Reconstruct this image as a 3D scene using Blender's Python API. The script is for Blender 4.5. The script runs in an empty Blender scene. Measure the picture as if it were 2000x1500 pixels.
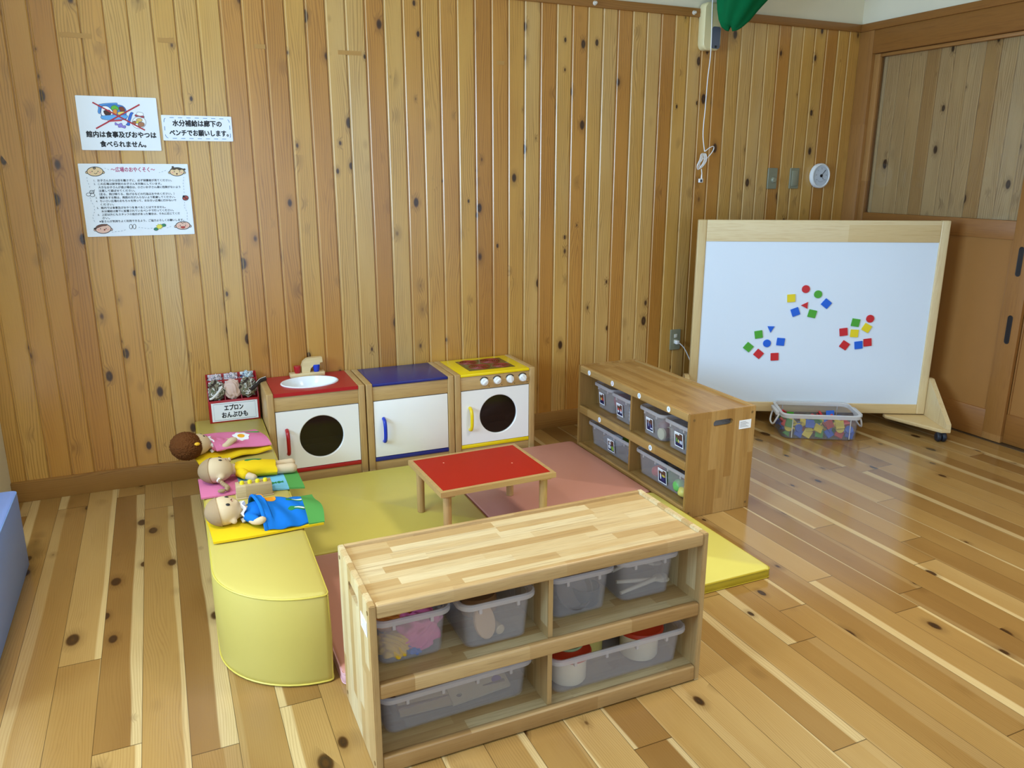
import bpy, bmesh, math, random
from mathutils import Vector, Matrix, noise
PI = math.pi
C = bpy.context.scene.collection
S = bpy.context.scene
random.seed(7)

def lin(h):
    h = h.lstrip('#')
    v = [int(h[i:i+2], 16)/255 for i in (0, 2, 4)]
    return tuple((c/12.92 if c <= .04045 else ((c+.055)/1.055)**2.4) for c in v)+(1,)

# ------------------------------------------------------------------ camera
cam = bpy.data.cameras.new('camera')
cam.sensor_width = 36; cam.lens = 36*1541.76/2000; cam.clip_start = .02
cam_o = bpy.data.objects.new('camera', cam); C.objects.link(cam_o)
yw, pt, rl = .418193, .263096, .00098
fw = Vector((math.sin(yw)*math.cos(pt), math.cos(yw)*math.cos(pt), -math.sin(pt)))
r0 = Vector((math.cos(yw), -math.sin(yw), 0)); u0 = r0.cross(fw)
rt = math.cos(rl)*r0+math.sin(rl)*u0; up = -math.sin(rl)*r0+math.cos(rl)*u0
cam_o.matrix_world = Matrix(((rt.x, up.x, -fw.x, 0), (rt.y, up.y, -fw.y, 0), (rt.z, up.z, -fw.z, 1.4), (0, 0, 0, 1)))
S.camera = cam_o

# ------------------------------------------------------------------ world, daylight, exposure
S.view_settings.view_transform = 'Standard'; S.view_settings.look = 'None'
S.view_settings.exposure = 0.13; S.view_settings.gamma = 1; S.view_settings.use_curve_mapping = False
W = bpy.data.worlds.new('sky'); S.world = W; W.use_nodes = True
bg = W.node_tree.nodes['Background']; bg.inputs[0].default_value = (.62, .78, 1, 1); bg.inputs[1].default_value = .7
def area(name, loc, rot, sx, sy, power, col):
    l = bpy.data.lights.new(name, 'AREA'); l.shape = 'RECTANGLE'; l.size = sx; l.size_y = sy; l.energy = power; l.color = col
    o = bpy.data.objects.new(name, l); o.location = loc; o.rotation_euler = rot; C.objects.link(o); return o
# daylight through the garden windows behind the camera (one per window) : faces +y
area('window_daylight', (.4, -1.16, 1.15), (PI/2, 0, 0), 1.7, 2.1, 26, (.60, .79, 1))
area('window_daylight', (2.4, -1.16, 1.15), (PI/2, 0, 0), 1.7, 2.1, 12, (.60, .79, 1))
# the long window in the far left wall : faces +x
area('window_daylight', (-2.72, 1.95, 1.6), (0, -PI/2, 0), 1.5, 2.5, 255, (.43, .68, 1))
LAMP_W = 18.5
LAMPS = [(-.75, 1.55), (2.05, 1.55)]

# ------------------------------------------------------------------ node helpers
class Ex:
    def __init__(s, nt, v): s.nt, s.v = nt, v
    def m(s, op, *a, clamp=False):
        n = s.nt.nodes.new('ShaderNodeMath'); n.operation = op; n.use_clamp = clamp
        for i, x in enumerate((s,)+a):
            x = x.v if isinstance(x, Ex) else x
            if isinstance(x, (int, float)): n.inputs[i].default_value = x
            else: s.nt.links.new(x, n.inputs[i])
        return Ex(s.nt, n.outputs[0])
    def __add__(s, o): return s.m('ADD', o)
    def __sub__(s, o): return s.m('SUBTRACT', o)
    def __mul__(s, o): return s.m('MULTIPLY', o)
    def __truediv__(s, o): return s.m('DIVIDE', o)
    def floor(s): return s.m('FLOOR')
    def fract(s): return s.m('FRACT')
    def sin(s): return s.m('SINE')
    def abs(s): return s.m('ABSOLUTE')
    def pow(s, e): return s.m('POWER', e)
    def gt(s, e): return s.m('GREATER_THAN', e)
    def lt(s, e): return s.m('LESS_THAN', e)
    def smooth(s, a, b, lo=0., hi=1.):
        n = s.nt.nodes.new('ShaderNodeMapRange'); n.interpolation_type = 'SMOOTHSTEP'
        s.nt.links.new(s.v, n.inputs[0])
        for i, x in enumerate((a, b, lo, hi)): n.inputs[i+1].default_value = x
        return Ex(s.nt, n.outputs[0])

class Mat:
    def __init__(s, name):
        s.mat = bpy.data.materials.new(name); s.mat.use_nodes = True; s.nt = s.mat.node_tree
        s.b = s.nt.nodes['Principled BSDF']; s.out = s.nt.nodes['Material Output']
    def obj(s, geo=False):
        if geo: n = s.nt.nodes.new('ShaderNodeNewGeometry'); o = n.outputs['Position']
        else: n = s.nt.nodes.new('ShaderNodeTexCoord'); o = n.outputs['Object']
        x = s.nt.nodes.new('ShaderNodeSeparateXYZ'); s.nt.links.new(o, x.inputs[0])
        return [Ex(s.nt, x.outputs[i]) for i in range(3)]
    def vec(s, *a):
        n = s.nt.nodes.new('ShaderNodeCombineXYZ')
        for i, x in enumerate(a):
            if isinstance(x, Ex): s.nt.links.new(x.v, n.inputs[i])
            else: n.inputs[i].default_value = x
        return n.outputs[0]
    def noise(s, vec, scale=1, detail=2, rough=.5, dist=0):
        n = s.nt.nodes.new('ShaderNodeTexNoise'); s.nt.links.new(vec, n.inputs['Vector'])
        n.inputs['Scale'].default_value = scale; n.inputs['Detail'].default_value = detail; n.inputs['Roughness'].default_value = rough; n.inputs['Distortion'].default_value = dist
        return Ex(s.nt, n.outputs[0])
    def white(s, v):
        n = s.nt.nodes.new('ShaderNodeTexWhiteNoise'); n.noise_dimensions = '1D'; s.nt.links.new(v.v, n.inputs['W'])
        x = s.nt.nodes.new('ShaderNodeSeparateColor'); s.nt.links.new(n.outputs['Color'], x.inputs[0])
        return [Ex(s.nt, x.outputs[i]) for i in range(3)]
    def voro(s, vec, rnd=1):
        n = s.nt.nodes.new('ShaderNodeTexVoronoi'); s.nt.links.new(vec, n.inputs['Vector']); n.inputs['Scale'].default_value = 1; n.inputs['Randomness'].default_value = rnd
        x = s.nt.nodes.new('ShaderNodeSeparateColor'); s.nt.links.new(n.outputs['Color'], x.inputs[0])
        return Ex(s.nt, n.outputs['Distance']), [Ex(s.nt, x.outputs[i]) for i in range(3)]
    def ramp(s, f, stops):
        n = s.nt.nodes.new('ShaderNodeValToRGB'); s.nt.links.new(f.v, n.inputs[0]); r = n.color_ramp
        while len(r.elements) < len(stops): r.elements.new(.5)
        for e, (p, c) in zip(r.elements, stops): e.position = p; e.color = lin(c)
        return n.outputs[0]
    def mix(s, f, a, b, mode='MIX'):
        n = s.nt.nodes.new('ShaderNodeMix'); n.data_type = 'RGBA'; n.blend_type = mode
        for i, x in ((0, f), (6, a), (7, b)):
            x = x.v if isinstance(x, Ex) else x
            if isinstance(x, str): x = lin(x)
            if isinstance(x, (int, float, tuple)): n.inputs[i].default_value = x
            else: s.nt.links.new(x, n.inputs[i])
        return n.outputs[2]
    def bump(s, h, strength=.3, dist=.002):
        n = s.nt.nodes.new('ShaderNodeBump'); n.inputs['Strength'].default_value = strength; n.inputs['Distance'].default_value = dist
        s.nt.links.new(h.v, n.inputs['Height']); s.nt.links.new(n.outputs[0], s.b.inputs['Normal'])
    def set(s, **k):
        for a, v in k.items():
            i = s.b.inputs[a.replace('_', ' ')]
            if isinstance(v, Ex): s.nt.links.new(v.v, i)
            elif isinstance(v, str): i.default_value = lin(v)
            elif isinstance(v, (int, float, tuple)): i.default_value = v
            else: s.nt.links.new(v, i)
        return s.mat

CACHE = {}
def plain(hexc, rough=.5, spec=.5, bumpy=0, scale=300, name=None, var=.0):
    k = (hexc, rough, spec, bumpy, scale, var)
    if k in CACHE: return CACHE[k]
    m = Mat(name or 'paint_'+hexc.strip('#'))
    p = m.obj()
    n = m.noise(m.vec(*p), scale, 2)
    n2 = m.noise(m.vec(*p), 9, 3)
    col = m.mix(n2*(var or .06), hexc, '#3a2c1c')
    m.set(Base_Color=col, Roughness=rough, Specular_IOR_Level=spec)
    if bumpy: m.bump(n, bumpy, .001)
    CACHE[k] = m.mat; return m.mat

def pine(name, ax, al, pitch, off, L, tones, late, knot, rough, knots=(14., 8., .6), sap=0., line=.35, seam=True, spec=.5, ringw=95., geo=True, edge=0):
    m = Mat(name); P = m.obj(geo); a, l = P[ax], P[al]
    t = (a-off)/pitch; bi = t.floor(); fr = t.fract()
    if L:
        r = m.white(bi*1.37+3.1)[0]; l2 = (l+r*9.)/L; ci = l2.floor(); cell = bi+ci*17.31; lf = l2.fract()
    else: cell = bi; lf = None
    R1, R2, R3 = m.white(cell*1.0+.5)
    u = (fr-.5)*pitch; v = l+R1*37.; w = R2*19.
    low = m.noise(m.vec(u*6., v*1.1, w), 1, 2)
    kd, kc = m.voro(m.vec(u*knots[0]+R3*5., v*knots[1], w))
    keep = kc[0].gt(knots[2])
    rad = kc[1]*.16+.07
    q = kd/rad
    km = q.smooth(.75, 1.1, 1, 0)*keep
    halo = q.smooth(.9, 2.3, 1, 0)*keep
    push = q.smooth(.5, 2.4, 1, 0)*keep
    cen = (u+(R3-.5)*pitch*.7+(low-.5)*.07).abs()
    g = cen*ringw+push*1.6+m.noise(m.vec(u*34., v*1.6, w), 1, 3)*2.2+m.noise(m.vec(w, v*1.5, R3*9.), 1, 1)*7.
    ring = (g*6.2832).sin()*.5+.5
    ring = ring.pow(2.5)*(m.noise(m.vec(u*10., v*2., w), 1, 1).smooth(.3, .6))
    fib = m.noise(m.vec(u*700., v*9., w), 1, 3)
    tone = (R2*.75+low*.5-.12)
    col = m.ramp(tone, tones)
    if sap:
        sp = ((u/pitch)+(R1-.5)*.75+(low-.5)*.3).abs().smooth(.49, .555)
        col = m.mix(sp*sap*(R3.smooth(.35, .5)*.8+.2), col, '#dcc48e')
    col = m.mix(ring*line, col, late)
    col = m.mix((fib-.35)*.35, col, late)
    col = m.mix(halo*.28, col, knot)
    kcol = m.mix((q*9.).sin()*.5+.5, '#2c1a0e', knot)
    col = m.mix(km*.95, col, kcol)
    if edge:      # pale planed arris beside each groove, the light it catches painted in
        col = m.mix(((fr*1.-.085).abs().smooth(.012, .03, 1, 0))*edge, col, '#dcb87c')
        col = m.mix(((fr-.5).abs().smooth(.470, .495))*.35, col, '#3a2410')
    if seam:
        e = (fr-.5).abs().smooth(.489, .497)
        col = m.mix(e*.75, col, '#2a1808')
        if lf is not None:
            e2 = (lf-.5).abs().smooth(.4988, .4995); col = m.mix(e2*.7, col, '#2a1808')
    m.set(Base_Color=col, Roughness=rough+0, Specular_IOR_Level=spec)
    m.bump(fib*.3+ring*.5-km*.5, .12, .0006)
    return m.mat

def lam(name, ax, al, st=.042, L=.34, tones=((0, '#b98d52'), (.5, '#cfa96e'), (1, '#e0c28c')), late='#96693a', rough=.38, third=2):
    m = Mat(name); P = m.obj(); a, l, c = P[ax], P[al], P[third]
    t = a/st+.37; bi = t.floor()
    r = m.white(bi*1.7+.3)[0]; l2 = l/L+r*7.; cell = bi+l2.floor()*13.7
    R1, R2, R3 = m.white(cell+.5)
    n = m.noise(m.vec(a*90.+R1*9., l*3.5+R2*31., c*60.), 1, 3)
    f = m.noise(m.vec(a*600., l*14., c*300.), 1, 2)
    col = m.ramp(R1*.7+n*.5-.1, tones)
    col = m.mix(f.smooth(.45, .75)*.34, col, late)
    col = m.mix(n.smooth(.5, .72)*.42, col, late)
    m.set(Base_Color=col, Roughness=rough); m.bump(f, .08, .0004)
    return m.mat

WALLT = ((0, '#b27830'), (.35, '#c2883c'), (.65, '#ce9d4c'), (1, '#d2ad70'))
M_WALL = pine('pine_wall_boards', 0, 2, .0884, .4304, None, WALLT, '#7a4a20', '#4a2a18', .27, knots=(13., 7.2, .5), seam=False, line=.42, edge=.35, spec=.72)
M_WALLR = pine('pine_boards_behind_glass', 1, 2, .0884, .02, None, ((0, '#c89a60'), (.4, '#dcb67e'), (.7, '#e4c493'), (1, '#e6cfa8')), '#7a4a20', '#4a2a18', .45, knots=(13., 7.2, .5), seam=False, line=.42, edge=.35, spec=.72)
M_FLOOR = pine('pine_floor_boards', 0, 1, .1128, -.3936, 1.75, ((0, '#7d592d'), (.35, '#946f3b'), (.7, '#a6824a'), (1, '#b7965e')), '#745024', '#45280f', .16, knots=(11., 6.0, .56), sap=.62, line=.26, ringw=150.)
M_TRIM = pine('stained_trim', 2, 0, .3, .1, None, ((0, '#8a5a22'), (.5, '#96652a'), (1, '#a4733a')), '#6d4316', '#5c3a18', .4, knots=(3., 2., .97), seam=False, line=.3)
M_BASE = pine('baseboard_wood', 2, 0, .3, .1, None, ((0, '#8f6430'), (.5, '#a4783c'), (1, '#b58a4e')), '#74491c', '#5c3a18', .4, knots=(3., 2., .9), seam=False, line=.5)
M_DOORV = lam('door_wood_upright', 1, 2, .4, 4, ((0, '#96642c'), (.5, '#a4713a'), (1, '#b07f45')), '#7a4d20', .45, 0)
M_DOORH = lam('door_wood_level', 2, 1, .4, 4, ((0, '#8e5c26'), (.5, '#9c6830'), (1, '#a8763c')), '#70441a', .45, 0)
TA_ = ((0, '#a5814f'), (.35, '#bd9d6a'), (.65, '#ccb486'), (1, '#d8c69c')); TB_ = ((0, '#976e38'), (.5, '#a88046'), (1, '#b8935a'))
PALE = (lam('pale_rubberwood_level', 1, 0, st=.033, L=.30, tones=TA_, late='#8e683a'), lam('pale_rubberwood_rail_shaded', 2, 0, st=.07, L=.3, tones=((0, '#97703f'), (.5, '#b08b58'), (1, '#c4a573')), late='#835c30', third=1), lam('pale_rubberwood_upright', 1, 2, st=.04, tones=TA_, late='#8e683a', third=0))  # rail tones are browner: shade on the front faces put into the colour
SHADED = (lam('shaded_rubberwood_level', 1, 0, st=.033, L=.30, tones=TB_, late='#7a5628'), lam('shaded_rubberwood_rail', 2, 0, st=.07, L=.3, tones=TB_, late='#7a5628', third=1), lam('shaded_rubberwood_upright', 1, 2, st=.04, L=.6, tones=TB_, late='#7a5628', third=0))  # right shelf: the dimmer light there is put into a darker wood tone
M_BX = lam('birch_level', 2, 0, st=.2, L=3, tones=((0, '#dcc08a'), (.5, '#e3ca98'), (1, '#ead5a8')), late='#c9a468', third=1)
M_BZ = lam('birch_upright', 0, 2, st=.2, L=3, tones=((0, '#d3b67e'), (.5, '#dcc390'), (1, '#e6d0a2')), late='#c09a60', third=1)
M_KX = lam('beech_level', 2, 0, st=.2, L=3, tones=((0, '#b8935a'), (.5, '#c6a36b'), (1, '#d4b47d')), late='#96703f', third=1)
M_KZ = lam('beech_upright', 1, 2, st=.06, L=3, tones=((0, '#b8935a'), (.5, '#c6a36b'), (1, '#d4b47d')), late='#96703f', third=0)
M_TOY = lam('toy_wood', 2, 0, st=.1, L=3, tones=((0, '#b39a72'), (.5, '#bfa67c'), (1, '#cbb48c')), late='#94774c', third=1)
M_PLASTER = plain('#e6dcc0', .9, .2, .25, 350, 'cream_plaster')
M_WHITE = plain('#f4f4f2', .35, .5, name='white_plastic')
M_LAMINATE = plain('#f6f4ef', .3, .5, name='white_laminate', var=.02)
M_BOARD = plain('#e2edf8', .22, .5, name='whiteboard_enamel', var=.01)
M_RED = plain('#b3161c', .35); M_REDT = plain('#b0180c', .42, .35, name='red_tabletop', var=.08)
M_BLUE = plain('#1c2678', .3); M_YEL = plain('#f4d400', .32)
M_HBLUE = plain('#1238b8', .3); M_HRED = plain('#b0121c', .3); M_HYEL = plain('#f0d010', .3)
M_BLACK = plain('#14151a', .4); M_DARK = plain('#3a3f4c', .4)
M_VINYL_Y = plain('#c2b05a', .42, .45, .06, 60, 'yellow_vinyl', .05); M_VINYL_P = plain('#c58a78', .42, .45, .06, 60, 'pink_vinyl', .05); M_VINYL_B = plain('#829ee6', .45, .45, .06, 60, 'blue_vinyl')
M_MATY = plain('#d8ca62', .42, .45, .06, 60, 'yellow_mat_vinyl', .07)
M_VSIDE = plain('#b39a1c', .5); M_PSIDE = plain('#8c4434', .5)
M_PAPER = plain('#f0f4f8', .45, .4, name='laminated_paper', var=.02)
M_INK = plain('#15161c', .6)
M_STEEL = plain('#8a8a88', .3)
M_PLATE = plain('#8d8c74', .35, name='bronze_plate')

def plastic(name, hexc, tr, rough=.18):
    m = Mat(name); nt = m.nt
    m.set(Base_Color=hexc, Roughness=rough)
    t = nt.nodes.new('ShaderNodeBsdfTransparent'); t.inputs[0].default_value = (.95, .95, .97, 1)
    x = nt.nodes.new('ShaderNodeMixShader'); x.inputs[0].default_value = tr
    nt.links.new(m.b.outputs[0], x.inputs[1]); nt.links.new(t.outputs[0], x.inputs[2]); nt.links.new(x.outputs[0], m.out.inputs[0])
    return m.mat
M_TRAY = plastic('frosted_plastic', '#e0d6d2', .83, .22)
M_RIM = plastic('frosted_plastic_rim', '#d8cfcc', .55, .16)
M_CLEAR = plastic('clear_plastic', '#d4d8dc', .86, .1)
M_CLEAR2 = plastic('clear_plastic_rim', '#eef0f2', .36, .12)
M_SMOKE = plastic('smoked_acrylic', '#1a120c', .30, .08)
def glassmat():
    m = Mat('door_glass'); nt = m.nt
    t = nt.nodes.new('ShaderNodeBsdfTransparent'); t.inputs[0].default_value = (.86, .84, .8, 1)
    g = nt.nodes.new('ShaderNodeBsdfGlossy'); g.inputs['Roughness'].default_value = .02
    f0 = nt.nodes.new('ShaderNodeFresnel'); f0.inputs[0].default_value = 1.5
    ge = nt.nodes.new('ShaderNodeNewGeometry'); f = nt.nodes.new('ShaderNodeMath'); f.operation = 'MULTIPLY_ADD'; f.inputs[1].default_value = -1; nt.links.new(ge.outputs['Backfacing'], f.inputs[0]); f.inputs[2].default_value = 1
    f2 = nt.nodes.new('ShaderNodeMath'); f2.operation = 'MULTIPLY'; nt.links.new(f.outputs[0], f2.inputs[0]); nt.links.new(f0.outputs[0], f2.inputs[1]); f = f2
    x = nt.nodes.new('ShaderNodeMixShader')
    nt.links.new(f.outputs[0], x.inputs[0]); nt.links.new(t.outputs[0], x.inputs[1]); nt.links.new(g.outputs[0], x.inputs[2]); nt.links.new(x.outputs[0], m.out.inputs[0])
    return m.mat
M_GLASS = glassmat()
def fabric(hexc, var=.1, scale=900):
    return plain(hexc, .95, .1, .25, scale, 'cloth_'+hexc.strip('#'), var)
def patterned(name, cols, sc=28):
    m = Mat(name); p = m.obj(); nz = m.noise(m.vec(p[0]*sc, p[1]*sc, p[2]*sc), 1, 2, .5, 1.)
    n = len(cols); col = m.ramp(nz.smooth(.28, .72), [(i/n, h) for i, h in enumerate(cols)])
    for x in m.nt.nodes:
        if x.type == 'VALTORGB': x.color_ramp.interpolation = 'CONSTANT'
    return m.set(Base_Color=col, Roughness=.95)

# ------------------------------------------------------------------ mesh helpers
def nb(): return bmesh.new()
def box(bm, x0, x1, y0, y1, z0, z1, bev=0, seg=2, mi=0, mtx=None):
    r = bmesh.ops.create_cube(bm, size=1); vs = r['verts']
    for v in vs: v.co = Vector(((x0+x1)/2+v.co.x*(x1-x0), (y0+y1)/2+v.co.y*(y1-y0), (z0+z1)/2+v.co.z*(z1-z0)))
    fs = list({f for v in vs for f in v.link_faces})
    if bev:
        r = bmesh.ops.bevel(bm, geom=list({e for v in vs for e in v.link_edges}), offset=bev, segments=seg, affect='EDGES', profile=.5)
        fs = list(set(r['faces']) | {f for v in r['verts'] for f in v.link_faces})
    for f in fs: f.material_index = mi
    if mtx is not None:
        bmesh.ops.transform(bm, matrix=mtx, verts=list({v for f in fs for v in f.verts}))
    return fs
def face(bm, vs, mi=0):
    try: f = bm.faces.new(vs); f.material_index = mi; return f
    except ValueError: return None
def loft(bm, loops, cap0=True, cap1=True, mi=0, closed=True):
    L = [[bm.verts.new(p) for p in lp] for lp in loops]; n = len(L[0])
    for A, B in zip(L, L[1:]):
        for i in range(n if closed else n-1):
            j = (i+1) % n; face(bm, (A[i], A[j], B[j], B[i]), mi)
    if cap0: face(bm, list(reversed(L[0])), mi)
    if cap1: face(bm, L[-1], mi)
    return L
def prism(bm, pts, z0, z1, M=None, mi=0, bev=0):
    M = M or Matrix()
    if bev:
        c = Vector((sum(p[0] for p in pts)/len(pts), sum(p[1] for p in pts)/len(pts)))
        ins = [(c+(Vector(p)-c)*(1-bev/max((Vector(p)-c).length, 1e-5))) for p in pts]
        loops = [[M @ Vector((p[0], p[1], z0)) for p in ins], [M @ Vector((p[0], p[1], z0+bev)) for p in pts], [M @ Vector((p[0], p[1], z1-bev)) for p in pts], [M @ Vector((p[0], p[1], z1)) for p in ins]]
    else: loops = [[M @ Vector((p[0], p[1], z)) for p in pts] for z in (z0, z1)]
    return loft(bm, loops, mi=mi)
def rrect(x0, x1, y0, y1, r, n=5):
    out = []
    for cx, cy, a in ((x1-r, y1-r, 0), (x0+r, y1-r, PI/2), (x0+r, y0+r, PI), (x1-r, y0+r, 1.5*PI)):
        for i in range(n+1): t = a+PI/2*i/n; out.append((cx+r*math.cos(t), cy+r*math.sin(t)))
    return out
def ell(cx, cy, rx, ry, n=24, rot=0):
    return [(cx+rx*math.cos(t)*math.cos(rot)-ry*math.sin(t)*math.sin(rot), cy+rx*math.cos(t)*math.sin(rot)+ry*math.sin(t)*math.cos(rot)) for t in (2*PI*i/n for i in range(n))]
def cyl(bm, p0, p1, r0, r1=None, seg=20, bev=0, mi=0):
    r1 = r0 if r1 is None else r1
    p0, p1 = Vector(p0), Vector(p1); d = (p1-p0).normalized()
    a = d.orthogonal().normalized(); b = d.cross(a)
    st = [(p0, r0), (p1, r1)]
    if bev: st = [(p0, r0-bev), (p0+d*bev, r0), (p1-d*bev, r1), (p1, r1-bev)]
    return loft(bm, [[c+a*r*math.cos(t)+b*r*math.sin(t) for t in (2*PI*i/seg for i in range(seg))] for c, r in st], mi=mi)
def lathe(bm, prof, c=(0, 0, 0), seg=28, sx=1, sy=1, mi=0, caps=True):
    return loft(bm, [[Vector((c[0]+r*sx*math.cos(t), c[1]+r*sy*math.sin(t), c[2]+z)) for t in (2*PI*i/seg for i in range(seg))] for r, z in prof], caps, caps, mi)
def spline(pts, n=8, closed=False):
    P = [Vector(p) for p in pts]; out = []; N = len(P)
    for i in range(N if closed else N-1):
        if closed: a, b, c, d = P[i-1], P[i], P[(i+1) % N], P[(i+2) % N]
        else: a, b, c, d = P[max(i-1, 0)], P[i], P[i+1], P[min(i+2, N-1)]
        for k in range(n):
            t = k/n; out.append(.5*((2*b)+(c-a)*t+(2*a-5*b+4*c-d)*t*t+(3*b-3*c+d-a)*t**3))
    if not closed: out.append(P[-1])
    return out
def tube(bm, pts, r, seg=8, closed=False, mi=0):
    P = [Vector(p) for p in pts]; n = len(P); loops = []; prev = None
    for i, p in enumerate(P):
        if closed: d = (P[(i+1) % n]-P[i-1])
        else: d = P[min(i+1, n-1)]-P[max(i-1, 0)]
        d.normalize()
        if prev is None: a = d.orthogonal().normalized()
        else:
            a = prev-d*prev.dot(d)
            a = a.normalized() if a.length > 1e-6 else d.orthogonal().normalized()
        prev = a; b = d.cross(a); rr = r(i/(n-1)) if callable(r) else r
        loops.append([p+a*rr*math.cos(t)+b*rr*math.sin(t) for t in (2*PI*k/seg for k in range(seg))])
    if closed: loops.append(loops[0])
    loft(bm, loops, not closed, not closed, mi)
    if closed: bmesh.ops.remove_doubles(bm, verts=bm.verts[:], dist=1e-6)
def ball(bm, c, r, sub=3, rot=None, amp=0, fr=8, seed=0, mi=0):
    res = bmesh.ops.create_icosphere(bm, subdivisions=sub, radius=1)
    R = rot or Matrix.Rotation(0, 3, 'X')
    for v in res['verts']:
        k = 1
        if amp: k = 1+amp*noise.noise(v.co*fr*.3+Vector((seed*3.7, seed, 0)))*1.4+amp*.5*noise.noise(v.co*fr*.8+Vector((seed, 5, seed)))
        v.co = Vector(c)+R @ Vector((v.co.x*r[0]*k, v.co.y*r[1]*k, v.co.z*r[2]*k))
    for v in res['verts']:
        for f in v.link_faces: f.material_index = mi
def obj(name, bm, mat, parent=None, smooth=True, ang=38, fuse=0, sub=0):
    me = bpy.data.meshes.new(name)
    bmesh.ops.recalc_face_normals(bm, faces=bm.faces[:]); bm.to_mesh(me); bm.free()
    for m in (mat if isinstance(mat, (list, tuple)) else [mat]): me.materials.append(m)
    o = bpy.data.objects.new(name, me); C.objects.link(o)
    if fuse or sub:
        if fuse:
            r = o.modifiers.new('r', 'REMESH'); r.mode = 'VOXEL'; r.voxel_size = fuse
            s = o.modifiers.new('s', 'SMOOTH'); s.iterations = 6; s.factor = .5
        if sub: s = o.modifiers.new('d', 'SUBSURF'); s.levels = sub
        dg = bpy.context.evaluated_depsgraph_get(); me2 = bpy.data.meshes.new_from_object(o.evaluated_get(dg))
        o.modifiers.clear(); o.data = me2; bpy.data.meshes.remove(me); me = me2; me.name = name
    if smooth:
        me.polygons.foreach_set('use_smooth', [True]*len(me.polygons)); me.set_sharp_from_angle(angle=math.radians(ang))
    if parent: o.parent = parent
    return o
def tag(o, label, cat, group=None, kind=None):
    o['label'] = label; o['category'] = cat
    if group: o['group'] = group
    if kind: o['kind'] = kind
    return o
def thing(name, label, cat, loc=(0, 0, 0), rz=0, group=None, rot=None):
    o = bpy.data.objects.new(name, None); o.empty_display_size = .05; C.objects.link(o); o.location = loc; o.rotation_euler = rot or (0, 0, rz)
    return tag(o, label, cat, group)
def struct(name, bm, mat, parent=None, **k):
    o = obj(name, bm, mat, parent, **k)
    if not parent: o['kind'] = 'structure'
    return o
def copy_tree(o, parent=None):
    c = o.copy(); C.objects.link(c)
    if parent: c.parent = parent; c.matrix_parent_inverse = o.matrix_parent_inverse
    for ch in list(o.children): copy_tree(ch, c)
    return c
def plate_hole(bm, x0, x1, z0, z1, hole, y0, y1, M=None, mi=0, cham=0):
    """flat plate (x,z plane, from y0 to y1) with a star-shaped hole"""
    M = M or Matrix(); n = len(hole); cx = sum(p[0] for p in hole)/n; cz = sum(p[1] for p in hole)/n
    # one spoke per hole corner and per plate corner
    angs = sorted({round(math.atan2(p[1]-cz, p[0]-cx), 6) for p in list(hole)+[(x0, z0), (x1, z0), (x1, z1), (x0, z1)]})
    nh = []
    for a in angs:
        dx, dz = math.cos(a), math.sin(a); best = None
        for (ax_, az_), (bx_, bz_) in zip(hole, hole[1:]+hole[:1]):
            ex, ez = bx_-ax_, bz_-az_; den = dx*ez-dz*ex
            if abs(den) < 1e-12: continue
            t = ((ax_-cx)*ez-(az_-cz)*ex)/den; k = ((ax_-cx)*dz-(az_-cz)*dx)/den
            if t > 0 and -1e-6 <= k <= 1+1e-6: best = t if best is None else max(best, t)
        nh.append((cx+dx*best, cz+dz*best))
    hole = nh; n = len(hole)
    outr = []
    for hx, hz in hole:
        dx, dz = hx-cx, hz-cz; t = 1e9
        if dx > 1e-9: t = min(t, (x1-cx)/dx)
        if dx < -1e-9: t = min(t, (x0-cx)/dx)
        if dz > 1e-9: t = min(t, (z1-cz)/dz)
        if dz < -1e-9: t = min(t, (z0-cz)/dz)
        outr.append((cx+dx*t, cz+dz*t))
    big = [(cx+(hx-cx)*(1+cham/max(math.hypot(hx-cx, hz-cz), 1e-5)), cz+(hz-cz)*(1+cham/max(math.hypot(hx-cx, hz-cz), 1e-5))) for hx, hz in hole]
    lo = [[M @ Vector((p[0], y1, p[1])) for p in outr], [M @ Vector((p[0], y0, p[1])) for p in outr], [M @ Vector((p[0], y0, p[1])) for p in big],
          [M @ Vector((p[0], y0+cham, p[1])) for p in hole], [M @ Vector((p[0], y1, p[1])) for p in hole]]
    lo.append(lo[0]); loft(bm, lo, False, False, mi); bmesh.ops.remove_doubles(bm, verts=bm.verts[:], dist=1e-6)

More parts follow.
